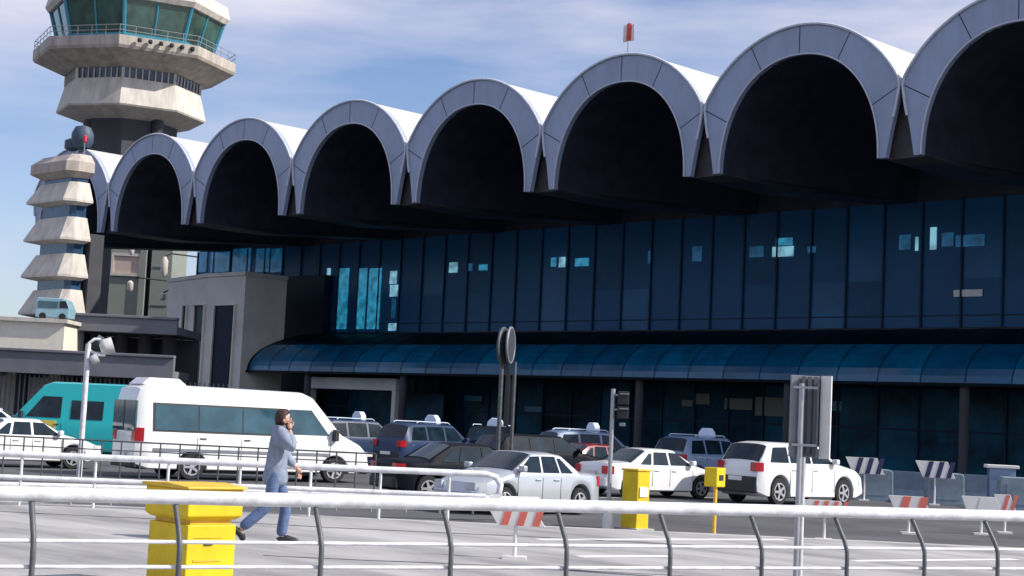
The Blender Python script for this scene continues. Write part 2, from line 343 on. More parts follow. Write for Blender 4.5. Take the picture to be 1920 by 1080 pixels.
# left dark glass block beside pavilion
PVY = GLY-8.5; pc = at_y(455, 600, PVY)
GB = GLY-.9
xa, xb = at_y(527, 570, GB).x, at_y(606, 570, GB).x; zt = at_y(566, 517, GB).z
b = MB(); b.box((xa, GB, 0), (xb, GLY-.2, zt)); TP(b.build('glass_block', 'dglass'))
# curved canopy, quarter cylinder springing from the wall
CY, CD = GLY-.1, 7.9
CZ0 = at_y(1200, 708, CY-CD).z; CZ1 = at_y(1200, 624, CY).z; xcl = pc.x+.34
def cprof(t): return CY-CD*math.cos(t), CZ0+(CZ1-CZ0)*math.sin(t)
nt_ = 14; nx = int((xr-xcl)/2.2)
c1 = MB(); c2 = MB()
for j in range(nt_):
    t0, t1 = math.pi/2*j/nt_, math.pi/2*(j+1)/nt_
    tgt = c1 if j < 6 else c2  # blue sky below, dark soffit above: reflections put into the colours
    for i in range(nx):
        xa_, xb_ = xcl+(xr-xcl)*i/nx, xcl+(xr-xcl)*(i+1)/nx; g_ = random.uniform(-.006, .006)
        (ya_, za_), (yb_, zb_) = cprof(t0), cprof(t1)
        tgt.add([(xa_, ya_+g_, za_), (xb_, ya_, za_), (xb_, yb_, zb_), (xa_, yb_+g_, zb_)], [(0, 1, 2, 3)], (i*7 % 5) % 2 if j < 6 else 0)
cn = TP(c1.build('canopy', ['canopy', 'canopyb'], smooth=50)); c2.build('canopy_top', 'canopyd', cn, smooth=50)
ce = MB()
pr = [cprof(math.pi/2*j/14) for j in range(15)]
ce.prism(pr+[(CY, CZ0-.02)], xcl-.25, xcl-.01, 'x')
ce.build('canopy_end', 'canopyd', cn)
cm = MB()
for i in range(0, nx+1):
    x = xcl+(xr-xcl)*i/nx; cm.tube([(x, cprof(math.pi/2*j/14)[0]-.03, cprof(math.pi/2*j/14)[1]+.03) for j in range(15)], .014, 5)
cm.box((xcl-.25, CY-CD-.08, CZ0-.12), (xr, CY-CD+.05, CZ0+.02)); cm.build('canopy_ribs', 'canopyd', cn)
# ground floor glazing, doors, columns
GF = GLY-1.2
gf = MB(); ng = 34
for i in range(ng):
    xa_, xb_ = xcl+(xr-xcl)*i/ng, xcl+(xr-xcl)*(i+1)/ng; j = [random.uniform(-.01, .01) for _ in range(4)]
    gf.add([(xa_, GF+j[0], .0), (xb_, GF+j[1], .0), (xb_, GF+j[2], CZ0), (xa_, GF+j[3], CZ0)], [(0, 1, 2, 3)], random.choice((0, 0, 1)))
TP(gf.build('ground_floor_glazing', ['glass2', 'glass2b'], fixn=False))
gm = MB()
for i in range(ng+1): x = xcl+(xr-xcl)*i/ng; gm.box((x-.05, GF-.12, 0), (x+.05, GF-.02, CZ0))
gm.box((xcl, GF-.1, 2.5), (xr, GF-.03, 2.6)); TP(gm.build('glazing_frame', 'mull'))
for i in range(8):
    cb = MB(); cb.lathe([(.22, 0), (.22, CZ0)], 16, (xcl+6+i*9.4, CY-CD+.4, 0)); TP(cb.build('column', 'concd', smooth=40))
# entrance portal
PY = CY-CD+1.2
pa, pb = at_y(572, 720, PY), at_y(742, 720, PY); zt_ = at_y(655, 708, PY).z; zb_ = at_y(655, 730, PY).z
b = MB(); b.box((pa.x, PY, zb_), (pb.x, PY+.8, zt_)); b.box((pb.x-.35, PY+.01, 0), (pb.x, PY+.7, zb_)); b.box((pa.x, PY+.01, 0), (pa.x+.35, PY+.7, zb_))
TP(b.build('entrance_portal', 'pav', bevel=.03))
b = MB(); b.box((pa.x+.35, GF-1.2, 0), (pb.x-.35, GF-1.1, zb_)); TP(b.build('door', 'glass2'))
# pieces of pale kit seen behind the ground glazing
for x0, x1, a_, b_, m in ((1360, 1412, 747, 768, 'concg'), (1418, 1474, 745, 780, 'concg'), (1306, 1332, 738, 758, 'concg'), (1280, 1300, 750, 762, 'concg'), (1562, 1580, 752, 770, 'teal'), (870, 905, 742, 752, 'teal'), (985, 1018, 762, 772, 'teal')):
    p, q = at_y((x0+x1)/2, a_, GF-.05), at_y((x0+x1)/2, b_, GF-.05)
    b = MB(); b.box((at_y(x0, a_, GF).x, GF-.06, q.z), (at_y(x1, a_, GF).x, GF-.04, p.z)); TP(b.build('window_poster', m))

# ------------------------------------------------------------------ grey pavilion with narrow windows
PVY = GLY-8.5
pc = at_y(455, 600, PVY); ptop = at_y(455, 517, PVY).z
pr_ = None
for yy in range(0, 200):      # depth of the right side
    q = Vector((pc.x, PVY+yy*.1, 5))
    dd = q-Vector((0, 0, H)); xx = 960+F*dd.dot(rt)/dd.dot(fw)
    if xx >= 527: break
PD = yy*.1
pm_ = at_y(384, 600, PVY).x; pl = at_y(312, 600, PVY+1.6).x
PV = thing('pavilion', (pc.x, PVY, 0), 0, 'grey faceted block with tall narrow windows at the terminal left end', 'building')
def PP(o): o.parent = PV; o.location = -PV.location; return o
b = MB(); b.prism([(pl, PVY+1.6), (pm_, PVY), (pc.x, PVY), (pc.x, PVY+PD), (pl, PVY+PD)], 0, ptop, 'z'); PP(b.build('wall', 'pav'))
b = MB(); b.box((pc.x+.004, PVY+.0, 0), (pc.x+.06, PVY+PD-.02, ptop-.02)); PP(b.build('side_wall', 'pavb'))
b = MB(); b.prism([(pl-.15, PVY+1.5), (pm_-.05, PVY-.15), (pc.x+.15, PVY-.15), (pc.x+.15, PVY+PD), (pl-.15, PVY+PD)], ptop+.003, ptop+.28, 'z'); PP(b.build('coping', 'pav', bevel=.03))
for x0, x1 in ((316, 328), (358, 386), (404, 443)):
    p, q = at_y(x0, 572, PVY), at_y(x1, 572, PVY); yy0 = PVY-.01 if x0 > 390 else PVY
    wx0, wx1 = p.x, q.x
    def wy(x): return PVY if x >= pm_ else PVY+(pm_-x)/(pm_-pl)*1.6
    b = MB(); zb0 = at_y(x0, 718, PVY).z-.6; zt0 = q.z
    if x0 < 330: wx0 += .6; wx1 += .6
    b.add([(wx0, wy(wx0)-.03, zb0), (wx1, wy(wx1)-.03, zb0), (wx1, wy(wx1)-.03, zt0), (wx0, wy(wx0)-.03, zt0), (wx0, wy(wx0)+.1, zb0), (wx1, wy(wx1)+.1, zb0), (wx1, wy(wx1)+.1, zt0), (wx0, wy(wx0)+.1, zt0)],
          [(0, 1, 2, 3), (4, 7, 6, 5), (0, 4, 5, 1), (2, 6, 7, 3), (0, 3, 7, 4), (1, 5, 6, 2)]); wi = PP(b.build('window', 'dglass'))
    fr = MB()
    for x in (wx0, wx1): fr.box((x-.06, wy(x)-.16, zb0-.05), (x+.06, wy(x)+.02, zt0+.06))
    fr.box((wx0+.06, min(wy(wx0), wy(wx1))-.12, zt0), (wx1-.06, max(wy(wx0), wy(wx1))+.02, zt0+.06))
    fr.build('window_frame', 'pavb', wi)

# ------------------------------------------------------------------ control tower
TD = 146.0
tc_ = gnd(206, TD); TS = F/TD
CT = thing('control_tower', tc_, 0, 'tall control tower with green glass cab above flared concrete rings', 'tower')
va = math.atan2(tc_.y, tc_.x); A0 = math.pi+va + R(-9)            # nearest corner a little left of the centre line
def rings(prof, name, m, parent=CT, **k): b = MB(); b.lathe(prof, 8, a0=A0, **k); return b.build(name, m, parent)
rings([(8.2, 37.75), (8.5, 38.2), (8.2, 39.4), (5.2, 40.6), (.4, 41)], 'roof', 'concw')
rings([(7.0, 34.6), (7.9, 37.74)], 'cab_glass', 'cabglass')
for j in range(16):
    b = MB(); a_ = A0+math.pi*2*j/16; k_ = 1.0 if j % 2 == 0 else math.cos(math.pi/8)
    p = Vector((math.cos(a_)*7.04*k_, math.sin(a_)*7.04*k_, 34.6)); q = Vector((math.cos(a_)*7.95*k_, math.sin(a_)*7.95*k_, 37.8))
    b.tube([p, q], .17 if j % 2 == 0 else .09, 6)
    b.build('cab_mullion', 'teal', CT)
rings([(7.3, 34.1), (7.35, 34.75)], 'cab_sill', 'teal')
rings([(6.4, 31.9), (9.15, 33.0), (9.3, 33.25), (9.3, 34.1), (9.0, 34.12)], 'gallery', 'conc')
b = MB()
for j in range(8):
    a_, c_ = A0+math.pi*2*j/8, A0+math.pi*2*(j+1)/8
    P = Vector((math.cos(a_), math.sin(a_), 0)); Q = Vector((math.cos(c_), math.sin(c_), 0))
    for z in (34.55, 35.0): b.tube([P*9.2+Vector((0, 0, z)), Q*9.2+Vector((0, 0, z))], .035, 5)
    for i in range(5): e = P.lerp(Q, i/5)*9.2; b.tube([e+Vector((0, 0, 34.1)), e+Vector((0, 0, 35))], .03, 5)
b.build('railing', 'gsteel', CT)
for j in range(6):
    a_, c_ = A0+math.pi*2*.02, A0+math.pi*2/8
    e = Vector((math.cos(a_), math.sin(a_), 0)).lerp(Vector((math.cos(c_), math.sin(c_), 0)), .1+j*.16)*9.36
    b = MB(); b.lathe([(.16, 0), (.2, .15), (.16, .35)], 8, (e.x, e.y, 33.55)); b.build('gallery_lamp', 'blackm', CT)
rings([(6.0, 30.95), (6.15, 32.2)], 'band_window', 'bandwin')
b = MB()
for j in range(8):
    a_, c_ = A0+math.pi*2*j/8, A0+math.pi*2*(j+1)/8
    P = Vector((math.cos(a_), math.sin(a_), 0)); Q = Vector((math.cos(c_), math.sin(c_), 0))
    for i in range(8):
        e = P.lerp(Q, i/8)*6.14; b.tube([e+Vector((0, 0, 30.9)), e+Vector((0, 0, 31.9))], .07 if i else .16, 5)
b.build('band_mullions', 'concw', CT)
rings([(4.3, 27.6), (6.75, 28.35), (6.85, 28.5), (6.2, 30.95), (5.6, 30.97)], 'lower_ring', 'concw')
b = MB(); b.lathe([(4.3, 0), (4.3, 27.9)], 8, a0=A0); b.box((-.25, -4.6, 0), (.25, -3.9, 27.5)); b.build('shaft', 'concd', CT)
b = MB(); b.lathe([(.6, 22), (.6, 27.8)], 10, c=(math.cos(A0+.75)*4.2, math.sin(A0+.75)*4.2, 0)); b.build('cable_riser', 'blackm', CT, smooth=40)
for (x_, y_, h_) in ((-2, -1, 4), (1.5, -2, 3), (0, 0, 6)):
    b = MB(); b.tube([(x_, y_, 40.2), (x_, y_, 40.8+h_)], .06, 6); b.build('antenna', 'gsteel', CT)
# stair tower with flared storeys, in front and to the left
SD = 90.0; SK = .652
st = gnd(122, SD); SS = F/SD
ST = thing('stair_tower', st, 0, 'slim stair tower with five flared concrete storeys beside the control tower', 'tower')
def zat(px, py, Dp): return at_d(px, py, Dp).z
tiers = [(286, 318), (337, 376), (404, 449), (474, 519), (542, 590)]
prev = None
bb = MB(); bb.prism([(-4.9, -1.3), (.0, -1.3), (.5, -.8), (.5, .25), (-4.9, .25)], 0, zat(122, 290, SD)/SK, 'z'); bb.build('window_band', 'bandwin', ST)
for i, (ya_, yb_) in enumerate(tiers):
    za_, zb_ = zat(122, ya_, SD)/SK, zat(122, yb_, SD)/SK
    def ringp(z, o): return [(-5.2-o, -1.6-o, z), (.2+o*.6, -1.6-o, z), (.75+o*.6, -1.0-o*.4, z), (.75+o*.6, .3+o*.2, z), (-5.2-o, .3+o*.2, z)]
    if i == 0: prof = [(zb_-.5, -.2), (zb_, .75), (za_-.6, .75), (za_+.1, -.1)]
    else: prof = [(zb_-.25, -.35), (zb_, .9), (zb_+.2, .9), (za_, -.05)]
    vs = [p for z, o in prof for p in ringp(z, o)]; k = len(prof)
    b = MB(); b.add(vs, [(r*5+j, r*5+(j+1) % 5, (r+1)*5+(j+1) % 5, (r+1)*5+j) for r in range(k-1) for j in range(5)]+[(4, 3, 2, 1, 0), tuple((k-1)*5+j for j in range(5))])
    b.build('storey', 'concw' if i else 'conc', ST)
b = MB(); b.box((-.6, .62, 0), (1.1, 2.1, zat(175, 436, SD)/SK)); b.build('service_shaft', 'concd', ST)
ST.scale = (SK*.94, SK*.88, SK)
# radar on top
b = MB(); zr = zat(122, 286, SD)/SK
b.tube([(-1.5, .5, zr-.3), (-1.5, .5, zr+1.3)], .3, 10); b.build('mast', 'radar', ST)
b = MB(); b.lathe([(.15, -.9), (.8, -.75), (1.08, -.2), (1.08, .5), (.75, 1.1), (.2, 1.25)], 16, (-1.5, .5, zr+1.75)); b.build('radar_dome', 'radar', ST, smooth=40)
b = MB(); b.lathe([(.3, 0), (.75, .2), (.75, .9), (.3, 1.1)], 12, (-2.8, .2, zr+.8)); b.build('antenna_drum', 'radar', ST, smooth=40)
b = MB(); b.tube([(-.2, 0, zr), (-.2, 0, zr+1.4)], .05, 6); b.lathe([(.08, 0), (.17, .1), (.17, .55), (.08, .65)], 12, (-.2, 0, zr+1.3), m=1); b.build('beacon', ['gsteel', 'redlamp'], ST, smooth=40)

# pale office blocks seen under the first vaults
OD = 132.0
def backblock(name, x0, x1, ytop, label, m, extra=None):
    p, q = gnd(x0, OD), gnd(x1, OD); zt = zat((x0+x1)/2, ytop, OD)
    d_ = (q-p); L = d_.length; T_ = thing(name, p, math.atan2(d_.y, d_.x), label, 'building')
    b = MB(); b.box((0, 0, 0), (L, 6, zt)); b.build('wall', m, T_)
    return T_, L, zt
B1, L1, zt1 = backblock('office_block', 186, 246, 425, 'grey green block with a pink panel seen under the leftmost vaults', 'concg')
z_a, z_b = zat(215, 474, OD), zat(215, 512, OD)
b = MB(); b.box((.25, -.08, z_b), (L1-.2, -.004, z_a)); b.build('wall_panel', 'pink', B1)
b = MB()
for z in (z_a, z_b): b.box((.1, -.2, z-.12), (L1-.05, -.09, z+.12))
for x in (.1, L1-.25): b.box((x, -.2, z_b+.12), (x+.2, -.09, z_a-.12))
b.build('panel_frame', 'concw', B1)
b = MB(); b.box((L1-.15, -.25, 0), (L1+.35, .3, zt1-.3)); b.build('corner_post', 'concg', B1)
B2, L2, zt2 = backblock('narrow_office_block', 263, 302, 428, 'narrow grey green block right of the pink panelled one', 'concg')
b = MB()
for z in (7, 10.2, 13.4, 16.6): b.box((.2, -.06, z), (L2-.2, -.004, z+.08))
b.build('joint_strip', 'deck', B2)
for (x, y, w_, h_, nm, lb) in ((247, 468, 10, 20, 'hanging_lamp', 'upper white lamp between the two grey green blocks'), (244, 536, 12, 20, 'hanging_lamp', 'lower white lamp between the two grey green blocks'), (308, 500, 14, 38, 'hanging_banner', 'white banner hanging by the pavilion roof'), (305, 556, 12, 14, 'wall_lamp', 'small white lamp low beside the pavilion')):
    p = at_d(x, y, OD-4); s_ = (OD-4)/F; b = MB(); b.lathe([(w_*s_*.25, -h_*s_/2), (w_*s_*.5, -h_*s_*.3), (w_*s_*.5, h_*s_*.3), (w_*s_*.2, h_*s_/2)], 10)
    b.tube([(0, 0, h_*s_/2), (0, .6, h_*s_/2+.3), (0, 4.2, h_*s_/2+.3)], .06, 6, m=1)
    tag(b.build(nm, ['concw', 'blackm'], loc=p, smooth=40), lb, 'lamp' if 'lamp' in nm else 'banner')
b = MB(); p = gnd(253, OD+1); b.box((-.45, 0, 0), (.75, .9, zat(253, 440, OD))); tag(b.build('gap_box', 'concd', loc=p, rotz=YAW-R(90)+R(90)), 'black upright box filling the dark gap between the two grey green blocks', 'column')  # dark box filling the gap between the two blocks

# ------------------------------------------------------------------ elevated decks at the left
def deckbar(name, x0, x1, y0, y1, Dp, depth, label, m, ret=False):
    p, q = gnd(x0, Dp), gnd(x1, Dp); d_ = q-p; T_ = thing(name, p, math.atan2(d_.y, d_.x), label, 'elevated road')
    L = d_.length; za_, zb_ = zat((x0+x1)/2, y0, Dp), zat((x0+x1)/2, y1, Dp)
    b = MB(); b.box((0, 0, zb_), (L, .35, za_)); b.box((0, -.12, za_+.002), (L, .45, za_+.15)); 
    b.build('parapet', m, T_, bevel=.03)
    b = MB(); b.box((0, .36, zb_+.05), (L, depth, zb_+.45)); b.build('deck_slab', 'deck', T_)
    return T_, L, za_, zb_
U1, LU, zua, zub = deckbar('upper_viaduct', 108, 318, 594, 622, 86, 7, 'upper grey concrete road deck below the stair tower', 'deck')
for i in range(4): b = MB(); b.lathe([(.4, 0), (.4, zub+.04)], 12, (1+i*(LU-2)/3, 3, 0)); b.build('column', 'concd', U1, smooth=40)
b = MB(); b.box((0, 6, 0), (LU, 6.4, zub)); b.build('back_wall', 'concd', U1)
U2, LU2, zla, zlb = deckbar('lower_viaduct', -120, 316, 661, 702, 80, 4, 'lower long grey concrete road deck behind the vans', 'deck')
for i in range(5): b = MB(); b.lathe([(.35, 0), (.35, zlb+.04)], 12, (1+i*(LU2-2)/4, 2.4, 0)); b.build('column', 'concd', U2, smooth=40)
b = MB(); b.box((0, 3.6, 0), (LU2, 3.9, zlb)); b.build('back_wall', 'darkwall', U2)
b = MB()
for i in range(60): b.box((i*.24+.05, 1.0, .1), (i*.24+.11, 1.08, zlb-.05))
b.build('screen_slats', 'deck', U2)
p, q = gnd(-160, 83.5), gnd(106, 83.5); d_ = q-p
CW = thing('cream_building', p, math.atan2(d_.y, d_.x), 'low cream walled building at the left edge under the stair tower', 'building')
zc_ = zat(50, 602, 83.5); b = MB(); b.box((0, 0, 0), (d_.length, 4, zc_)); b.build('wall', 'cream', CW)
b = MB(); b.box((-.2, -.25, zc_+.003), (d_.length+.2, 4.2, zc_+.2)); b.build('roof_edge', 'concw', CW)
b = MB()
for i in range(5): b.box((1+i*2.2, -.05, zc_-2.9), (2.4+i*2.2, -.004, zc_-1.9))
b.build('window', 'bandwin', CW)

# ------------------------------------------------------------------ vehicles
def interp(P, x):
    if x <= P[0][0]: return P[0][1]
    for (a, b_), (c, d_) in zip(P, P[1:]):
        if x <= c: return b_+(d_-b_)*((x-a)/(c-a) if c > a else 0)
    return P[-1][1]
SP = dict(
 sedan=dict(L=4.35, w=.86, belt=.93, r=.31, wx=(.82, 3.42), top=[(0, .55), (.03, .86), (.12, .97), (.80, 1.0), (1.42, 1.375), (1.75, 1.41), (2.45, 1.40), (3.20, .99), (3.9, .83), (4.25, .70), (4.35, .48)],
   wins=[[(1.12, .95), (1.52, .95), (1.60, 1.27), (1.50, 1.27)], [(1.60, .95), (2.16, .95), (2.14, 1.31), (1.68, 1.31)], [(2.24, .95), (3.02, .95), (2.52, 1.30), (2.22, 1.31)]], ws=(2.50, 3.16), rw=(.84, 1.40)),
 estate=dict(L=4.55, w=.90, belt=1.06, r=.35, wx=(.86, 3.58), top=[(0, .6), (.03, .95), (.12, 1.10), (.45, 1.56), (.8, 1.62), (2.6, 1.61), (3.35, 1.13), (4.15, 1.0), (4.45, .85), (4.55, .55)],
   wins=[[(.46, 1.10), (1.22, 1.10), (1.22, 1.50), (.66, 1.48)], [(1.30, 1.10), (2.14, 1.10), (2.14, 1.51), (1.30, 1.51)], [(2.22, 1.10), (3.1, 1.10), (2.65, 1.48), (2.22, 1.51)]], ws=(2.66, 3.28), rw=(.14, .44)),
 taxi=dict(L=4.5, w=.88, belt=1.12, r=.33, wx=(.85, 3.55), top=[(0, .6), (.03, 1.05), (.12, 1.2), (.4, 1.68), (.75, 1.78), (2.7, 1.77), (3.4, 1.2), (4.1, 1.03), (4.4, .85), (4.5, .55)],
   wins=[[(.45, 1.16), (1.22, 1.16), (1.22, 1.64), (.62, 1.62)], [(1.32, 1.16), (2.14, 1.16), (2.14, 1.66), (1.32, 1.66)], [(2.24, 1.16), (3.14, 1.16), (2.72, 1.63), (2.24, 1.66)]], ws=(2.76, 3.34), rw=(.14, .40)),
 van=dict(L=6.9, w=.98, belt=1.30, r=.36, wx=(1.55, 5.75), top=[(0, .6), (.02, 2.2), (.10, 2.52), (.35, 2.64), (4.75, 2.62), (5.05, 2.5), (5.95, 1.45), (6.55, 1.18), (6.82, .95), (6.9, .55)],
   wins=[[(.48, 1.36), (1.66, 1.36), (1.66, 2.06), (.48, 2.06)], [(1.70, 1.36), (2.92, 1.36), (2.92, 2.06), (1.70, 2.06)], [(2.96, 1.36), (4.18, 1.36), (4.18, 2.06), (2.96, 2.06)], [(4.34, 1.38), (5.55, 1.38), (5.0, 2.1), (4.34, 2.1)]], ws=(5.10, 5.88), rw=None),
)
SP['tallvan'] = dict(SP['van']); SP['tallvan']['wins'] = [[(2.88, 1.36), (4.0, 1.36), (4.0, 2.0), (2.88, 2.0)], SP['van']['wins'][-1]]
wheel_cache = {}
def wheel(parent, x, y, r, side):
    if r not in wheel_cache:
        t = MB(); t.lathe([(r*.62, -.1), (r*.93, -.1), (r, -.06), (r, .06), (r*.93, .1), (r*.62, .1)], 28, caps=False); t.v = [(a, c, b) for a, b, c in t.v]
        q = MB(); q.lathe([(r*.63, -.085), (r*.63, .07)], 28); q.v = [(a, c, b) for a, b, c in q.v]
        s = MB(); s.lathe([(.06, .0), (.07, .03), (.03, .035)], 12); s.v = [(a, c, b) for a, b, c in s.v]
        for i in range(5):
            a = 2*math.pi*i/5; s.obox((math.cos(a)*r*.32, .015, math.sin(a)*r*.32), (math.cos(a)*r*.31, 0, math.sin(a)*r*.31), (0, .018, 0), (-math.sin(a)*r*.09, 0, math.cos(a)*r*.09))
        s2 = MB(); s2.lathe([(r*.63, 0), (r*.66, .02), (r*.56, .02), (r*.56, 0)], 28, caps=False); s2.v = [(a, c, b) for a, b, c in s2.v]; s.add(s2.v, s2.f)
        tm = t.build('tyre', 'tyre', smooth=40); qm = q.build('rim', ['plast'], smooth=40)
        s.v = [(a, b+.088, c) for a, b, c in s.v]; sm = s.build('x', ['rimm'])
        wheel_cache[r] = (tm.data, qm.data, sm.data)
        for o in (tm, qm, sm): bpy.data.objects.remove(o)
    td, qd, sdm = wheel_cache[r]
    o = bpy.data.objects.new('wheel', td); COL.objects.link(o); o.parent = parent; o.location = (x, y, r)
    if side < 0: o.rotation_euler.z = math.pi
    for nm, d_ in (('hub', qd), ('rim', sdm)):
        c = bpy.data.objects.new(nm, d_); COL.objects.link(c); c.parent = o
def vehicle(name, kind, pos, az, label, cat, paint, group=None, glass='carglass', hs=1.0, bumper='plast', two=None, plate=True):
    "az: heading, degrees from +Y toward +X"
    S = SP[kind]; L, wd, belt, r = S['L'], S['w'], S['belt'], S['r']; cx = L/2
    T_ = thing(name, pos, R(90-az), label, cat, group)
    def zt(x): return interp(S['top'], x)
    def hw(x):
        t = 0
        if x < .5: t = (.5-x)/.5
        if x > L-.75: t = (x-(L-.75))/.75
        return wd*(1-.17*t**2.2)
    def zbelt(x): return min(belt, zt(x)-.09)
    tum = .26 if 'van' not in kind else .10
    def wt(x): return hw(x)-.035-tum*max(0, zt(x)-belt)-(.04 if zt(x) <= belt+.02 else .02)
    ra = r+.065; sill = .21 if 'van' not in kind else .28
    def zb(x):
        z = sill+(.10*max(0, (x-(L-.45))/.45)+.12*max(0, (.35-x)/.35))
        for xw in S['wx']:
            dx = abs(x-xw)
            if dx < ra: z = max(z, r+math.sqrt(ra*ra-dx*dx))
        return z
    xs = set(round(i*L/90, 4) for i in range(91)) | set(p[0] for p in S['top'])
    for xw in S['wx']:
        for i in range(-8, 9): xs.add(round(xw+ra*math.sin(i/8*math.pi/2), 4))
    xs = sorted(xs)
    def half(x):
        h, t, zb_, z_b, z_ = hw(x), wt(x), zbelt(x), zb(x), zt(x)
        lo = min(z_b, zb_-.1)
        m1, m2 = zb_-.10*min(1, (zb_-lo)/.3), lo+(zb_-lo)*.35
        return [(0, z_), (t*.55, z_-.008), (t*.88, z_-.028), (t, z_-.065), (h-.03, zb_), (h, m1), (h, m2), (h*.985, lo+.03), (h*.93, lo)]
    vs = []; n = 17
    for x in xs:
        hp = half(x); vs += [(x-cx, -y, z) for y, z in hp[::-1]]+[(x-cx, y, z) for y, z in hp[1:]]
    k = len(xs)
    b = MB(); b.add(vs, [(i*n+j, (i+1)*n+j, (i+1)*n+j+1, i*n+j+1) for i in range(k-1) for j in range(n-1)]+[((i+1)*n, i*n, i*n+n-1, (i+1)*n+n-1) for i in range(k-1)]+[tuple(range(n)), tuple((k-1)*n+j for j in range(n-1, -1, -1))])
    b.build('body', paint, T_, smooth=32)
    def sy(x, z):
        h = half(x); (ya, za), (yb, zb_) = h[3], h[4]
        if z < zb_: return h[5][0]
        t = (z-zb_)/(za-zb_) if za > zb_+.02 else 0
        return yb+(ya-yb)*min(t, 1)
    for s in (-1, 1):
        if kind == 'van':
            g_ = MB(); wn = [(.42, 1.31), (4.24, 1.31), (4.24, 2.11), (.42, 2.11)]; c = [(x-cx, s*(sy(x, z)+.006), z) for x, z in wn]; d_ = [(x, y-s*.02, z) for x, y, z in c]
            g_.add(c+d_, [(0, 1, 2, 3), (7, 6, 5, 4)]+[(i, (i+1) % 4, 4+(i+1) % 4, 4+i) for i in range(4)]); g_.build('window_surround', 'plast', T_)
        for wn in S['wins']:
            g_ = MB(); c = [(x-cx, s*(sy(x, z)+.014), z) for x, z in wn]; d_ = [(x, y-s*.02, z) for x, y, z in c]; m = len(wn)
            g_.add(c+d_, [tuple(range(m)), tuple(range(2*m-1, m-1, -1))]+[(i, (i+1) % m, m+(i+1) % m, m+i) for i in range(m)])
            g_.build('side_window', glass, T_)
    def scr(xa, xb, nm, ins=.05):
        g_ = MB(); nx_, ny_ = 6, 8; P = []
        for i in range(nx_+1):
            x = xa+(xb-xa)*i/nx_; h = half(x)
            t = h[3][0]-.04
            for j in range(ny_+1):
                y = -t+2*t*j/ny_; z = interp([(p[0], p[1]) for p in h[:4]], abs(y))
                P.append((x-cx, y, z+.016))
        g_.add(P, [(i*(ny_+1)+j, (i+1)*(ny_+1)+j, (i+1)*(ny_+1)+j+1, i*(ny_+1)+j+1) for i in range(nx_) for j in range(ny_)])
        g_.build(nm, glass, T_, smooth=60)
    scr(S['ws'][0], S['ws'][1], 'windshield')
    if S['rw']: scr(S['rw'][0], S['rw'][1], 'rear_window')
    else:
        g_ = MB(); g_.box((-cx-.035, -.82, 1.30), (-cx+.03, -.03, 2.15)); g_.box((-cx-.035, .03, 1.30), (-cx+.03, .82, 2.15)); g_.build('rear_window', glass, T_, bevel=.02)
    for i, xw in enumerate(S['wx']):
        for s in (-1, 1): wheel(T_, xw-cx, s*(wd-.13), r, s)
    u = MB(); u.box((S['wx'][0]+ra-cx, -wd*.8, .19), (S['wx'][1]-ra-cx, wd*.8, .5)); u.box((-cx+.25, -wd*.45, .25), (cx-.3, wd*.45, .6)); u.build('underbody', 'plast', T_)
    hb = .72 if kind in ('estate', 'taxi') else .55
    f_ = MB(); f_.prism([(-wd*.86, -cx-.07+.10), (-wd*.78, -cx-.05), (wd*.78, -cx-.05), (wd*.86, -cx+.10), (wd*.8, -cx+.2), (-wd*.8, -cx+.2)], .3, hb, 'z'); f_.v = [(y, x, z) for x, y, z in f_.v]; f_.build('rear_bumper', bumper, T_, bevel=.03)
    f_ = MB(); f_.prism([(-wd*.85, cx-.06), (-wd*.72, cx+.04), (wd*.72, cx+.04), (wd*.85, cx-.06), (wd*.8, cx-.2), (-wd*.8, cx-.2)], .28, .52, 'z'); f_.v = [(y, x, z) for x, y, z in f_.v]; f_.build('front_bumper', bumper, T_, bevel=.03)
    ztl = {'sedan': .78, 'estate': .98, 'taxi': 1.02, 'van': 1.15, 'tallvan': 1.15}[kind]; hl = .62 if 'van' not in kind else .85
    for s in (-1, 1):
        l = MB(); l.prism([(-cx-.015, s*wd*.60), (-cx-.015, s*wd*.84), (-cx+.10, s*(hw(.1)+.012)), (-cx+.2, s*(hw(.2)+.008)), (-cx+.2, s*wd*.7)], ztl-.12, ztl+.10 if 'van' not in kind else ztl+.25, 'z'); l.build('tail_light', 'redl', T_)
        l = MB(); l.prism([(cx+.0, s*wd*.46), (cx-.04, s*wd*.80), (cx-.3, s*(hw(L-.3)+.01)), (cx-.3, s*wd*.6)], hl-.08, hl+.08, 'z'); l.build('headlight', 'headl', T_)
        mr = MB(); mx_ = S['ws'][1]-.18-cx; mr.obox((mx_, s*(wd+.06), belt+.10), (.07, 0, 0), (0, .10, 0), (0, 0, .07 if 'van' not in kind else .17)); mr.build('wing_mirror', 'plast' if 'van' in kind else paint, T_, bevel=.03)
        for wn in S['wins'][1:]:
            xh = wn[0][0]+.12; hd = MB(); hd.obox((xh-cx, s*(hw(xh)+.012), belt-.14), (.09, 0, 0), (0, .018, 0), (0, 0, .014)); hd.build('door_handle', 'plast' if 'van' in kind else paint, T_, bevel=.006)
    for xd in sorted(set([w_[0][0]-.04 for w_ in S['wins'][1:]]+[S['wins'][-1][1][0]+.03])):
        for s in (-1, 1): ln = MB(); ln.box((xd-cx-.007, min(s*(hw(xd)-.01), s*(hw(xd)+.004)), sill+.15), (xd-cx+.007, max(s*(hw(xd)-.01), s*(hw(xd)+.004)), belt-.1)); ln.build('door_seam', 'plast', T_)
    pl_ = MB(); pl_.box((-cx-.07, -.26, .60 if kind != 'sedan' else .62), (-cx-.03, .26, .71 if kind != 'sedan' else .73)); pl_.build('number_plate', 'label', T_)
    return T_
def vaz(px): return math.degrees(math.atan2((px-960)/F, 1))      # extra bearing of a picture column
silver = vehicle('silver_saloon', 'sedan', gnd(935, 33.0), -178, 'silver saloon nearest the camera, boxed in behind the pale railing', 'car', 'silver', bumper='silver')
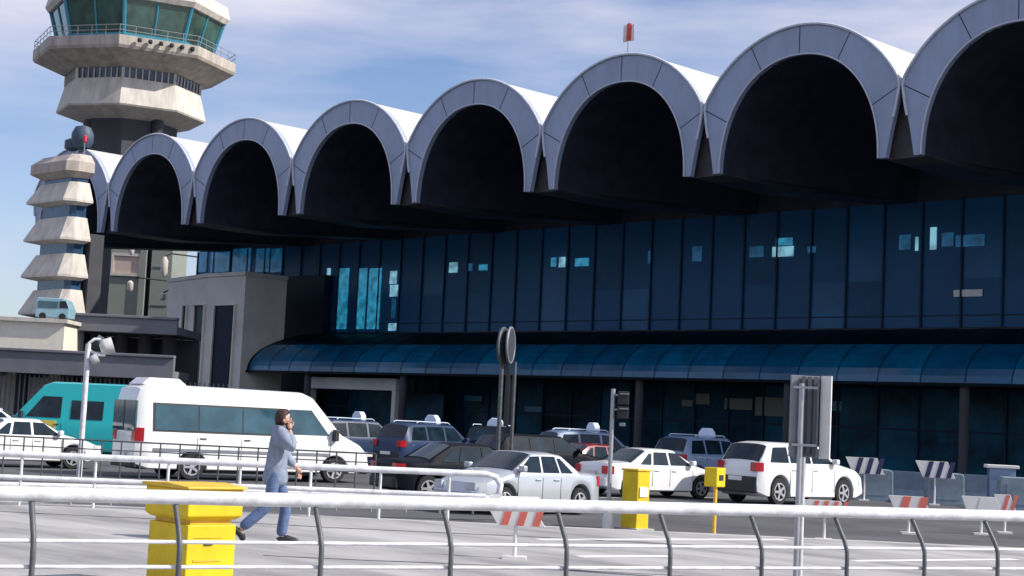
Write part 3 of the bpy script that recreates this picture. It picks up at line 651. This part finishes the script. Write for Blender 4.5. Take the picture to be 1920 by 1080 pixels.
sed = vehicle('white_saloon', 'sedan', gnd(1218, 46.5), 11, 'white saloon parked left of the white estate, boot toward the camera', 'car', 'white', bumper='white')
est = vehicle('white_estate', 'estate', gnd(1482, 46.3), 8, 'white estate car with black rear bumper beside the tall sign panel', 'car', 'white')
van = vehicle('white_minibus', 'van', gnd(455, 45.0), 11, 'white high roof minibus with long dark side windows and roof box', 'minibus', 'white', glass='vanglass')
van.scale = (1.03, 1, .965); est.scale = (.98, 1, 1.09)
b = MB(); b.prism([(-3.25, 2.60), (-3.05, 2.80), (-2.2, 2.80), (-1.95, 2.60)], -.5, .5, 'y'); b.build('roof_unit', 'white', van, bevel=.04)
b = MB(); b.box((-3.0, -1.0, .78), (2.1, -.972, .86)); b.build('side_trim', 'signface', van)
tvan = vehicle('teal_van', 'tallvan', gnd(172, 55.5), -132, 'teal van with a yellow door sticker parked behind the white minibus', 'van', 'tealcar', glass='carglass')
b = MB(); b.box((1.02, .966, .98), (1.95, .992, 1.28)); b.build('door_sticker', 'sticker', tvan)
vehicle('white_hatchback', 'sedan', gnd(38, 46.5), 10, 'white car at the left edge behind the dark railing', 'car', 'white', bumper='white')
vehicle('white_car', 'estate', gnd(-22, 55.0), 30, 'second white car cut by the left edge, farther back', 'car', 'white')
vehicle('black_saloon', 'sedan', gnd(868, 39.0), 16, 'dark saloon half hidden behind the silver saloon', 'car', 'blackcar')
vehicle('black_estate', 'estate', gnd(1010, 50.5), 10, 'black estate between the silver and white saloons', 'car', 'blackcar')
vehicle('maroon_saloon', 'sedan', gnd(1108, 52.5), 8, 'maroon saloon low between the silver and white saloons', 'car', 'redcar')
def taxi(px, Dp, az, label, paint='navycar'):
    t = vehicle('taxi', 'taxi', gnd(px, Dp), az, label, 'taxi', paint, group='dark taxis waiting in the terminal shade')
    b = MB(); b.prism([(-.34, 1.77), (.34, 1.77), (.30, 1.96), (.16, 2.10), (-.16, 2.10), (-.30, 1.96)], -.12, .12, 'x'); b.build('roof_sign', 'taxisign', t, bevel=.03)
    b = MB(); b.box((-1.2, -.91, .42), (1.15, -.885, .56)); b.build('sunlit_sill', 'bwhite', t)  # white strip: sunlight on the lower body put into the colour
    b = MB()
    for s in (-.62, .62): b = MB(); b.tube([(-1.4, s, 1.78), (-1.3, s, 1.83), (.2, s, 1.83), (.3, s, 1.77)], .018, 6); b.build('roof_rail', 'taxisign', t)
    return t
taxi(668, 61.0, 6, 'dark blue taxi at the left of the rank, beside the minibus nose')
taxi(806, 59.5, -2, 'second dark blue taxi from the left in the terminal shade')
taxi(925, 62.0, -35, 'black taxi behind the round sign post', 'blackcar')
taxi(1108, 60.0, 18, 'pale blue taxi right of the round sign post', 'bluecar')
taxi(1322, 59.0, 2, 'pale blue taxi above the gap between the two white cars', 'bluecar')
# bus far up on the cream roof deck
bt = thing('light_blue_bus', gnd(84, 84.6)+Vector((0, 0, zc_+.205)), math.atan2(rh.y, rh.x), 'light blue bus up on the cream building deck', 'bus')
bt.scale = (.62, .62, .62)
b = MB(); b.prism([(-1.6, .2), (1.3, .2), (1.35, 1.0), (1.0, 1.75), (.7, 1.9), (-1.5, 1.9), (-1.6, 1.7)], 0, 2.0, 'y'); b.build('body', 'sblue', bt, bevel=.08)
b = MB(); b.prism([(.45, 1.05), (1.25, 1.05), (.98, 1.65), (.45, 1.65)], -.03, -.004, 'y'); b.build('windshield', 'blackm', bt)
b = MB(); b.box((-1.4, -.03, 1.0), (.3, -.004, 1.6)); b.build('side_window', 'vanglass', bt)
for x in (-.95, .75): b = MB(); b.lathe([(.3, -.1), (.3, .1)], 16); b.v = [(a_+x, c_+.05, b_+.3) for a_, b_, c_ in b.v]; b.build('wheel', 'tyre', bt, smooth=40)

silver.scale = (.86, .95, .96); silver.location = gnd(968, 35.0)
# ------------------------------------------------------------------ front guard rail
ra0 = at_z(-60, 924, 1.10); ra1 = at_z(1990, 969, 1.10); ra1 = ra1+(ra1-ra0).normalized()*9; ra1.z = 1.10; ra0 = ra0-(ra1-ra0).normalized()*2.5; ra0.z = 1.10
FR = thing('guard_rail', (ra0.x, ra0.y, PZ), 0, 'thick white tube guard rail with bent dark posts across the foreground', 'railing')
def FP(o): o.parent = FR; o.location = -FR.location; return o
b = MB(); dirr = (ra1-ra0); dirr.z = 0; Lr = dirr.length; dirr.normalize(); nr = Vector((dirr.y, -dirr.x, 0))
pts = [ra0+dirr*(Lr*i/14) + Vector((0, 0, random.uniform(-.003, .003))) for i in range(15)]
b.tube(pts, .068, 20); FP(b.build('top_rail', 'steel', smooth=60))
for z, rr_ in ((.70, .019), (.47, .019)):
    b = MB(); b.tube([Vector((q.x, q.y, z))+nr*.20 for q in (ra0, ra1)], rr_, 10); FP(b.build('lower_rail', 'steel', smooth=60))
def on_line(px):
    # picture column -> point on rail
    lo, hi = 0.0, Lr
    for _ in range(40):
        m = (lo+hi)/2; q = ra0+dirr*m; dd = q-Vector((0, 0, H)); xx = 960+F*dd.dot(rt)/dd.dot(fw)
        if xx < px: lo = m
        else: hi = m
    return ra0+dirr*lo
for px in (60, 330, 592, 832, 1046, 1238, 1408, 1566, 1710, 1846, 1972, 2090, 2200, 2303):
    q = on_line(px); z = 1.10
    P = [q+Vector((0, 0, -.06)), q+nr*.04+Vector((0, 0, -.12)), q+nr*.19+Vector((0, 0, -.33)), q+nr*.235+Vector((0, 0, -.43)), q+nr*.24+Vector((0, 0, -.55)), Vector((q.x, q.y, PZ))+nr*.24]
    b = MB(); b.tube(P, .026, 10); b.lathe([(.07, 0), (.07, .015)], 12, (P[-1].x, P[-1].y, PZ)); FP(b.build('post', 'dsteel', smooth=50))

# middle pale railing and dark railing behind
def railing(name, pts_px, tops, label, m_r, m_p, zs, posts, rr_, rp, Dp=None, curl=False, base=0.0):
    p = at_z(pts_px[0][0], pts_px[0][1], tops); q = at_z(pts_px[1][0], pts_px[1][1], tops)
    T_ = thing(name, (p.x, p.y, base), 0, label, 'railing')
    off = -T_.location
    for i, z in enumerate(zs):
        P = [Vector((p.x, p.y, z)), Vector((q.x, q.y, z))]
        if curl:
            e = (P[1]-P[0]).normalized(); c = P[1]
            if i == 0: P += [c+e*.18+Vector((0, 0, -.05)), c+e*.27+Vector((0, 0, -.18)), c+e*.25+Vector((0, 0, -.36)), c+e*.1+Vector((0, 0, -.42))]
        b = MB(); b.tube(P, rr_[min(i, len(rr_)-1)], 12); o = b.build('top_rail' if i == 0 else 'lower_rail', m_r, T_, smooth=60); o.location = off
    for t in posts:
        b = MB(); a = Vector((p.x, p.y, 0)).lerp(Vector((q.x, q.y, 0)), t); b.tube([a+Vector((0, 0, base)), a+Vector((0, 0, zs[0]-.01))], rp, 8); o = b.build('post', m_p, T_, smooth=60); o.location = off
    return T_
railing('pale_railing', ((-120, 845), (912, 889)), 1.0, 'pale tube railing in the middle distance ending in a curl by the silver saloon', 'steel', 'steel', (1.0, .60), [.13*i+.02 for i in range(8)], (.058, .045), .026, curl=True, base=PZ)
railing('dark_railing', ((-100, 812), (705, 851)), 1.12, 'thin dark railing in front of the white minibus', 'dsteel', 'dsteel', (1.12, .92, .70), [i/22 for i in range(23)], (.018, .013), .018)
railing('low_grey_railing', ((-100, 905), (1010, 936)), .45, 'low grey rail running along the kerb under the pale railing', 'steel', 'gsteel', (.45, .28), [i/16 for i in range(17)], (.045, .035), .022, base=PZ)

# ------------------------------------------------------------------ yellow ticket machines and posts
mz = at_z(350, 1112, PZ)
TM = thing('ticket_machine', mz, 0, 'big yellow parking machine just behind the thick guard rail', 'parking machine')
sc = 1/ (F/ (mz-Vector((0, 0, H))).dot(fw))
zt_ = (at_d(350, 908, (mz-Vector((0, 0, H))).dot(fw)).z)-PZ
b = MB(); b.box((-.72, -.02, 0), (-.02, .56, zt_*.62)); b.build('cabinet', 'yellow', TM, bevel=.012)
b = MB(); b.box((-.69, .03, zt_*.62+.002), (-.06, .52, zt_*.665)); b.build('neck', 'yelloww', TM)
b = MB(); b.add([(-.76, -.06, zt_*.70), (.02, -.06, zt_*.70), (.02, .60, zt_*.70), (-.76, .60, zt_*.70), (-.70, -.02, zt_*.665), (-.04, -.02, zt_*.665), (-.04, .56, zt_*.665), (-.70, .56, zt_*.665),
     (-.76, -.06, zt_*.95), (.02, -.06, zt_*.95), (.02, .60, zt_*.95), (-.76, .60, zt_*.95)], [(7, 6, 5, 4), (4, 5, 1, 0), (5, 6, 2, 1), (6, 7, 3, 2), (7, 4, 0, 3), (0, 1, 9, 8), (1, 2, 10, 9), (2, 3, 11, 10), (3, 0, 8, 11), (8, 9, 10, 11)]); b.build('head', 'yellow', TM, bevel=.012)
b = MB(); b.prism([(-.80, zt_*.952), (.05, zt_*.952), (.05, zt_*.975), (-.34, zt_), (-.80, zt_*.985)], -.09, .63, 'y'); b.build('cap', 'yelloww', TM, bevel=.01)
b = MB(); b.box((-.021, .06, zt_*.28), (-.012, .40, zt_*.30)); b.box((-.021, .06, zt_*.5), (-.012, .40, zt_*.505)); b.build('panel_seam', 'yelloww', TM)
b = MB(); b.obox((-.016, .23, zt_*.45), (.012, 0, 0), (0, .05, 0), (0, 0, .018)); b.build('ticket_slot', 'blackm', TM)

bz = at_z(1203, 996, 0)
TB = thing('ticket_pillar', bz, R(-4), 'yellow ticket pillar with a white label in front of the white saloon', 'ticket pillar')
def hz(px, py, base): D_ = (base-Vector((0, 0, H))).dot(fw); return at_d(px, py, D_).z-base.z
hh = hz(1203, 880, bz)
b = MB(); b.prism([(-.42, -.16), (0, -.16), (.02, .16), (-.36, .16)], 0, hh*.96, 'z'); b.build('body', 'yellow', TB, bevel=.02)
b = MB(); b.prism([(-.44, -.18), (.02, -.18), (.04, .18), (-.38, .18)], hh*.962, hh, 'z'); b.build('cap', 'yelloww', TB, bevel=.015)
b = MB(); b.obox((.017, 0.0, hh*.63), (.012, 0, 0), (0.001, .11, 0), (0, 0, hh*.08)); b.build('label_plate', 'label', TB)
b = MB(); b.obox((.017, 0.0, hh*.40), (.012, 0, 0), (0.001, .10, 0), (0, 0, .012)); b.build('ticket_slot', 'blackm', TB)
b = MB(); b.box((-.5, -.24, .0), (.1, .24, .05)); b.build('base_plate', 'kerb', TB)

yz = at_z(1338, 1013, 0)
YB = thing('yellow_post', yz, 0, 'slim yellow post with a small yellow box on top beside the estate car', 'post')
h1, h2 = hz(1338, 913, yz), hz(1342, 877, yz)
b = MB(); b.tube([(0, 0, 0), (0, 0, h1)], .035, 10); b.lathe([(.09, 0), (.09, .02)], 12); b.build('pole', 'yelloww', YB, smooth=50)
b = MB(); b.box((-.2, -.09, h1), (.09, .17, h2)); b.build('box', 'yellow', YB, bevel=.015)
b = MB(); b.box((.091, -.02, h1+.12), (.10, .10, h1+.22)); b.build('button_panel', 'plast', YB)

# ------------------------------------------------------------------ signs and lamps
# round signs on a dark post
rz_ = gnd(929, 41)
RS = thing('round_sign_post', rz_, 0, 'dark post with two round signs back to back behind the silver saloon', 'sign')
hs_ = hz(945, 612, rz_)
b = MB(); b.tube([(0, 0, 0), (0, 0, hs_*.86)], .055, 10); b.tube([(.24, .24, 0), (.24, .24, hs_*.80)], .045, 10); b.build('pole', 'dsteel', RS, smooth=50)
b = MB(); b.obox((.12, .12, hs_*.60), (.045, .045, 0), (-.02, .02, 0), (0, 0, hs_*.18)); b.build('pole_box', 'blackm', RS, bevel=.02)
def disc(parent, c, nrm, r, m, rim, nm):
    nrm = Vector(nrm).normalized(); a = Vector((0, 0, 1)); bb_ = nrm.cross(a); b = MB(); n = 28
    for rr2, d0, d1, mi in ((r*.9, -.022, .022, 0),):
        vs = [Vector(c)+nrm*d_+(a*math.cos(2*math.pi*i/n)+bb_*math.sin(2*math.pi*i/n))*rr2 for d_ in (d0, d1) for i in range(n)]
        b.add(vs, [tuple(range(n)), tuple(range(2*n-1, n-1, -1))]+[(i, (i+1) % n, n+(i+1) % n, n+i) for i in range(n)], mi)
    o = b.build(nm, m, parent, smooth=40)
    t = MB(); t.tube([Vector(c)+(a*math.cos(2*math.pi*i/n)+bb_*math.sin(2*math.pi*i/n))*r*.95 for i in range(n+1)], r*.075, 8, caps=False); t.build('sign_rim', rim, o, smooth=60)
vd = Vector((rz_.x, rz_.y, 0)).normalized(); lat = Vector((vd.y, -vd.x, 0))
disc(RS, Vector((0, 0, hs_-.50))+lat*.02, lat*.97-vd*.30, .50, 'dsteel', 'dsteel', 'dark_sign_disc')
disc(RS, Vector((0, 0, hs_-.46))+lat*.20, lat*.98-vd*.22, .48, 'signdark', 'signface', 'pale_rimmed_sign_disc')
# traffic signal bracket pole
tz = at_z(1139, 992, 0)
TL = thing('signal_pole', tz, 0, 'thin grey pole with small dark signal heads left of the ticket pillar', 'signal')
ht = hz(1139, 728, tz)
b = MB(); b.tube([(0, 0, 0), (0, 0, ht)], .042, 10); b.build('pole', 'gsteel', TL, smooth=50)
b = MB(); b.lathe([(.11, 0), (.10, .25), (.05, .34)], 14); b.build('pole_base', 'bwhite', TL, smooth=30)
vd = Vector((tz.x, tz.y, 0)).normalized(); lt = Vector((vd.y, -vd.x, 0))
for zz_, hh_ in ((ht-.17, .13), (ht-.45, .12)):
    b = MB(); b.obox(lt*.20+Vector((0, 0, zz_)), lt*.11, vd*.10, (0, 0, hh_)); hd = b.build('signal_head', 'blackm', TL, bevel=.02)
    b = MB(); b.obox(lt*.22-vd*.16+Vector((0, 0, zz_+hh_*.6)), lt*.09, vd*.07, (0, 0, .012)); b.build('visor', 'signface', hd)
    b = MB(); b.tube([Vector((0, 0, zz_+.05)), lt*.12+Vector((0, 0, zz_+.05))], .02, 6); b.build('bracket', 'gsteel', TL)
b = MB(); b.obox(lt*.2+Vector((0, 0, ht-.68)), lt*.06, vd*.05, (0, 0, .035)); b.build('push_button', 'signface', TL, bevel=.01)
# tall sign panel
pz_ = gnd(1491, 19.6, PZ)
SG = thing('sign_panel_post', pz_, math.atan2(-pz_.x, pz_.y), 'tall grey sign panel on a pole, seen from behind, right of centre', 'sign')
# local +y points away from the camera, +x to the right
zt1_, zb1_ = hz(1515, 703, pz_), hz(1515, 858, pz_)
b = MB(); b.tube([(0, 0, 0), (0, 0, zt1_-.1)], .033, 12); b.lathe([(.08, 0), (.08, .02)], 12); b.build('pole', 'gsteel', SG, smooth=50)
b = MB(); b.tube([(.055, .03, .0), (.055, .03, zb1_)], .024, 10); b.build('second_pole', 'steel', SG, smooth=50)
b = MB(); b.prism([(-.13, .02), (.22, .14), (.21, .17), (-.14, .05)], zb1_, zt1_, 'z'); b.build('left_panel', 'signface', SG, bevel=.006)
b = MB()
for x in (.0, .075, .15): b.prism([(x, .035+x*.34-.03), (x+.045, .035+(x+.045)*.34-.03), (x+.045, .035+(x+.045)*.34+.015), (x, .035+x*.34+.015)], zb1_+.01, zt1_-.01, 'z')
b.build('back_channel', 'signdark', SG)
b = MB(); b.prism([(.232, .13), (.36, .00), (.372, .02), (.245, .16)], zb1_-.01, zt1_+.005, 'z'); b.build('right_panel', 'bwhite', SG, bevel=.004)
for z in (zb1_+.15, zt1_-.15): b = MB(); b.box((-.1, -.045, z-.015), (.2, -.03, z+.015)); b.build('clamp', 'gsteel', SG)
# flood lamp at the left
lz = gnd(148, 41)
LP = thing('floodlight_post', lz, math.atan2(-lz.x, lz.y), 'white pole with round floodlights in front of the teal van', 'street lamp')
hl_ = hz(150, 632, lz)
b = MB(); b.tube([(0, 0, 0), (0, 0, hl_-.15)], .07, 12); b.tube([(0, 0, hl_-.3), (.25, -.05, hl_-.42), (.45, -.05, hl_-.42)], .04, 8); b.tube([(0, 0, hl_-.15), (.15, 0, hl_-.02), (.3, 0, hl_-.02)], .04, 8); b.build('pole', 'steel', LP, smooth=50)
def lampdrum(c, r, ln_, tilt, nm, m):
    b = MB(); b.lathe([(r*.45, -ln_*.5), (r*.8, -ln_*.35), (r, -.02), (r, ln_*.5), (r*.9, ln_*.5), (r*.85, ln_*.44)], 20)
    mt = Matrix.Rotation(tilt, 3, 'Y'); b.v = [tuple(mt @ Vector(v)+Vector(c)) for v in b.v]; b.build(nm, m, LP, smooth=40)
lampdrum((.46, -.05, hl_-.20), .21, .34, R(70), 'lamp_head', 'bwhite'); lampdrum((.28, .25, hl_-.12), .19, .28, R(-60), 'lamp_head', 'signdark')
lampdrum((.18, -.12, hl_-.55), .13, .2, R(60), 'lamp_head', 'bwhite')
# flag on the roof
fp = Vector((X0+4.5*W, D+.4, ZA))
FG = thing('flag', fp, 0, 'small red and white flag on a thin mast over the middle arch', 'flag')
b = MB(); b.tube([(0, 0, -.1), (0, 0, 1.7)], .03, 6); b.build('mast', 'gsteel', FG)
b = MB(); n = 8; vs = []
for i in range(n+1):
    for j in range(3): vs.append((-.33+.66*i/n, .06*math.sin(i*1.1), .75+.85*j/2))
b.add(vs, [(i*3+j, (i+1)*3+j, (i+1)*3+j+1, i*3+j+1) for i in range(n) for j in range(2)]); fl = b.build('cloth', ['bwhite', 'red'], FG, smooth=60)
for p_ in fl.data.polygons: p_.material_index = 1 if 2 <= p_.index//2 <= 5 else 0
md = fl.modifiers.new('thick', 'SOLIDIFY'); md.thickness = .01

# ------------------------------------------------------------------ barriers and striped boards
def board(name, px, py, D_, w_, h_, zc_b, label, colr, az, base, legs=True, stripes=4, cat='barrier board', slant=.16):
    p = gnd(px, D_, base); T_ = thing(name, p, R(az), label, cat, None)
    b = MB(); b.prism([(-w_/2-slant*.5, zc_b+h_/2), (w_/2-slant*.5+.0, zc_b+h_/2), (w_/2+slant*.5, zc_b-h_/2), (-w_/2+slant*.5, zc_b-h_/2)], -.02, .02, 'y'); b.build('board', 'bwhite', T_, bevel=.004)
    b = MB()
    for i in range(stripes):
        x = -w_/2+slant*.6+(i+.25)*w_/stripes; ww = w_/stripes*.45; s = -h_*.22
        b.prism([(x+s*-.6, zc_b+h_/2-.006), (x+s*-.6+ww, zc_b+h_/2-.006), (x+s*.6+ww, zc_b-h_/2+.006), (x+s*.6, zc_b-h_/2+.006)], -.027, -.022, 'y')
    b.build('stripes', colr, T_)
    if legs:
        b = MB(); b.tube([(0, .03, 0), (0, .03, zc_b+h_*.3)], .028, 8); b.obox((0, .03, .02), (.16, 0, 0), (0, .12, 0), (0, 0, .02)); b.build('leg', 'bwhite', T_, smooth=50)
    return T_
board('striped_board', 964, 980, 21.6, .64, .25, .57, 'red and white striped board on a short post below the silver saloon', 'bred', 42, PZ, stripes=3)
board('striped_board', 1545, 940, 30.5, .74, .28, .62, 'red and white striped board behind the sign panel pole', 'bred', 40, 0)
board('striped_board', 1704, 940, 34, .74, .36, .62, 'red and white striped board between two dark concrete blocks', 'bred', 40, 0, stripes=2)
board('white_board', 1840, 942, 35, .74, .42, .62, 'plain white slanted board near the right edge', 'bwhite', 40, 0, stripes=1)
board('narrow_striped_board', 1884, 940, 36, .36, .42, .66, 'narrow red and white board beside the white slanted one', 'bred', 40, 0, stripes=2)
def block(px, D_, label):
    p = gnd(px, D_); T_ = thing('concrete_block', p, R(38), label, 'barrier')
    b = MB(); b.prism([(-.55, 0), (.62, 0), (.60, .95), (.50, 1.02), (-.48, 1.02), (-.55, .9)], -.32, .32, 'y'); b.build('block', 'bconc', T_, bevel=.03)
    b = MB(); b.prism([(-.36, .18), (.42, .18), (.40, .82), (-.34, .82)], -.335, -.322, 'y'); b.build('recess_panel', 'bconc', T_)
    b = MB(); b.box((-.62, -.36, .004), (.68, .36, .08)); b.build('foot', 'bconc', T_)
    return T_, p
for px, D_, lb, lb2 in ((1636, 52, 'dark concrete block just right of the white estate', 'dark striped board on the block next to the white estate'), (1768, 51, 'dark concrete block in the middle of the right row', 'dark striped board on the middle concrete block'), (1905, 49.5, 'dark concrete block cut by the right edge', None)):
    T_, p = block(px, D_, lb)
    if lb2:
        q = gnd(px-16, D_-.62); o = board('dark_striped_board', 0, 0, 1, 1.0, .52, 1.12, lb2, 'bdark', 38, 0, stripes=3, slant=.25); o.location = q
    else:
        t = thing('barrier_unit', gnd(1876, 50.8), R(38), 'blue grey boxy cabinet behind the rightmost concrete block', 'cabinet')
        b = MB(); b.box((-.4, -.25, 0), (.4, .25, 1.25)); b.build('cabinet', 'bluecar', t, bevel=.02); b = MB(); b.box((-.5, -.3, 1.252), (.5, .3, 1.36)); b.build('lid', 'bwhite', t, bevel=.02)
for i, (px, px2) in enumerate(((1668, 1734), (1800, 1870))):
    p, q = gnd(px, 54.5), gnd(px2, 54); d_ = q-p; t = thing('low_wall', p, math.atan2(d_.y, d_.x), ('low dark barrier wall between the first and middle blocks', 'low dark barrier wall between the middle and rightmost blocks')[i], 'barrier')
    b = MB(); b.prism([(-.3, 0), (.3, 0), (.12, .35), (.1, .95), (-.1, .95), (-.12, .35)], 0, d_.length, 'x'); b.build('wall', 'bconc', t, bevel=.02)

# ------------------------------------------------------------------ person
def skin_obj(name, verts, edges, radii, m, parent, sub=2, root=0):
    me = bpy.data.meshes.new(name); me.from_pydata(verts, edges, []); me.materials.append(M[m])
    o = bpy.data.objects.new(name, me); COL.objects.link(o); o.parent = parent
    sk = o.modifiers.new('skin', 'SKIN'); sk.use_smooth_shade = True
    if not me.skin_vertices: me.attributes  # layer is created with the modifier
    for i, r_ in enumerate(radii):
        me.skin_vertices[0].data[i].radius = r_ if isinstance(r_, tuple) else (r_, r_)
        me.skin_vertices[0].data[i].use_root = (i == root)
    ss = o.modifiers.new('sub', 'SUBSURF'); ss.levels = ss.render_levels = sub
    return o
pp = gnd(508, 22.0, PZ)
hd_az = math.atan2(rh.y, rh.x)+R(8)         # walks to the right of the picture
PE = thing('person', pp, hd_az, 'person walking right in a grey jacket and blue jeans, holding a phone to the ear', 'person')
# local: +x forward, +y left (away from the camera), z up
PE.scale = (1.05, 1.1, 1.04)
jt = dict(pel=(0, 0, .98), wai=(.01, 0, 1.14), che=(.03, 0, 1.36), nec=(.04, 0, 1.53), hea=(.075, 0, 1.64), top=(.085, 0, 1.75),
 hL=(0, .10, .93), kL=(.17, .10, .53), aL=(.12, .10, .11), tL=(.28, .10, .05),
 hR=(0, -.10, .93), kR=(-.06, -.10, .52), aR=(-.40, -.10, .22), tR=(-.36, -.10, .06),
 sL=(.03, .20, 1.47), eL=(.10, .25, 1.19), wL=(.27, .22, 1.02),
 sR=(.03, -.20, 1.47), eR=(.22, -.27, 1.27), wR=(.155, -.17, 1.53))
nm = list(jt); ix = {k_: i for i, k_ in enumerate(nm)}
ed = [('pel', 'wai'), ('wai', 'che'), ('che', 'nec'), ('nec', 'hea'), ('hea', 'top'), ('pel', 'hL'), ('hL', 'kL'), ('kL', 'aL'), ('aL', 'tL'), ('pel', 'hR'), ('hR', 'kR'), ('kR', 'aR'), ('aR', 'tR'), ('che', 'sL'), ('sL', 'eL'), ('eL', 'wL'), ('che', 'sR'), ('sR', 'eR'), ('eR', 'wR')]
rad = dict(pel=(.13, .10), wai=(.12, .10), che=(.14, .11), nec=.055, hea=(.082, .095), top=(.055, .06), hL=.085, kL=.055, aL=.038, tL=.03, hR=.085, kR=.055, aR=.038, tR=.03, sL=.06, eL=.042, wL=.028, sR=.06, eR=.042, wR=.028)
skin_obj('body', [jt[k_] for k_ in nm], [(ix[a_], ix[b_]) for a_, b_ in ed], [rad[k_] for k_ in nm], 'skin', PE)
def sub_skin(name, keys, edges, radii, m, extra=None):
    P = dict(jt); P.update(extra or {}); ii = {k_: i for i, k_ in enumerate(keys)}
    return skin_obj(name, [P[k_] for k_ in keys], [(ii[a_], ii[b_]) for a_, b_ in edges], radii, m, PE)
jk = ['wai', 'che', 'col', 'hem', 'sL', 'eL', 'cL', 'sR', 'eR', 'cR']
sub_skin('jacket', jk, [('wai', 'che'), ('che', 'col'), ('wai', 'hem'), ('che', 'sL'), ('sL', 'eL'), ('eL', 'cL'), ('che', 'sR'), ('sR', 'eR'), ('eR', 'cR')],
   [(.18, .16), (.20, .165), (.085, .085), (.20, .20), .115, .082, .06, .125, .09, .062], 'jacket',
   dict(col=(.035, 0, 1.52), hem=(.0, 0, .74), cL=(.25, .225, 1.04), cR=(.165, -.185, 1.47)))
sub_skin('trousers', ['pel', 'hL', 'kL', 'cL', 'hR', 'kR', 'cR'], [('pel', 'hL'), ('hL', 'kL'), ('kL', 'cL'), ('pel', 'hR'), ('hR', 'kR'), ('kR', 'cR')], [(.10, .10), .10, .080, .078, .10, .080, .078], 'jean',
   dict(cL=(.12, .10, .095), cR=(-.405, -.10, .205)))
def shoe(ank, toe, heel):
    b = skin_obj('shoe', [ank, heel, toe], [(0, 1), (0, 2)], [.055, .045, .042], 'shoe', PE)
shoe((.13, .10, .10), (.36, .10, .045), (.09, .10, .05)); shoe((-.42, -.10, .19), (-.35, -.10, .045), (-.50, -.10, .20))
# hair cap, face, phone hand with fingers
b = MB(); n = 18; hc = Vector((.075, 0, 1.675))
prof = [(.0, .125), (.05, .118), (.088, .085), (.104, .03), (.103, -.03), (.085, -.09), (.06, -.12)]
b.lathe(prof[::-1], n, (0, 0, 0)); vs = []
for (x, y, z) in b.v:
    if z < .045 and x > .015: x = .015+(x-.015)*.15           # face left open
    vs.append((x*1.12+hc.x-.012, y*.93+hc.y, z+hc.z))
b.v = vs; b.build('hair', 'hair', PE, smooth=60)
def fing(P, r): skin_obj('finger', P, [(i, i+1) for i in range(len(P)-1)], [r, r*.95, r*.85, r*.7][:len(P)], 'skin', PE, 1)
wr = Vector(jt['wR'])
skin_obj('hand', [tuple(wr), tuple(wr+Vector((.0, .012, .05))), tuple(wr+Vector((-.012, .03, .085)))], [(0, 1), (1, 2)], [.026, (.036, .02), (.038, .018)], 'skin', PE)
for i in range(4):
    o_ = wr+Vector((.018-.019*i, .0, .095)); fing([tuple(o_), tuple(o_+Vector((-.006, -.012, .028-.003*i))), tuple(o_+Vector((-.012, .006, .052-.004*i))), tuple(o_+Vector((-.014, .024, .06-.004*i)))], .0085)
fing([tuple(wr+Vector((.03, .02, .05))), tuple(wr+Vector((.045, .035, .08))), tuple(wr+Vector((.04, .05, .105)))], .0095)
wl = Vector(jt['wL']); skin_obj('hand', [tuple(wl), tuple(wl+Vector((.04, 0, -.04))), tuple(wl+Vector((.065, -.005, -.07)))], [(0, 1), (1, 2)], [.026, (.02, .036), (.018, .038)], 'skin', PE)
for i in range(4):
    o_ = wl+Vector((.06-.012*i, -.005, -.085+.003*i)); fing([tuple(o_), tuple(o_+Vector((.014, -.008, -.026))), tuple(o_+Vector((.012, -.02, -.05))), tuple(o_+Vector((.0, -.03, -.064)))], .0085)
fing([tuple(wl+Vector((.05, -.03, -.03))), tuple(wl+Vector((.07, -.045, -.05))), tuple(wl+Vector((.075, -.045, -.075)))], .0095)
b = MB(); b.obox((0, 0, 0), (.024, 0, 0), (0, .007, 0), (0, 0, .06)); ph = b.build('phone', 'blackm', bevel=.004, loc=(0, 0, 0))
ph.parent = None; del ph
po = bpy.data.objects['phone']; tag(po, 'small black phone held to the ear of the walking person', 'phone')
rm = Matrix.Rotation(hd_az, 4, 'Z'); po.matrix_world = Matrix.Translation(pp) @ rm @ Matrix.Translation((.135, -.125, 1.625)) @ Matrix.Rotation(R(-25), 4, 'Y')
# face details
for s in (-1, 1):
    b = MB(); b.lathe([(.002, -.03), (.014, -.02), (.018, 0), (.014, .022), (.004, .03)], 10, (.07, s*.089, 1.645), sy=.5); b.build('ear', 'skin', PE, smooth=60)
    b = MB(); b.lathe([(.001, -.007), (.009, 0), (.001, .007)], 10, (.163, s*.032, 1.665)); b.build('eye', 'blackm', PE, smooth=60)
b = MB(); b.add([(.155, -.012, 1.625), (.155, .012, 1.625), (.186, 0, 1.628), (.16, 0, 1.675)], [(0, 1, 2), (0, 2, 3), (1, 3, 2), (0, 3, 1)]); b.build('nose', 'skin', PE, smooth=60)
b = MB(); b.box((.150, -.022, 1.598), (.162, .022, 1.606)); b.build('mouth', 'redl', PE)
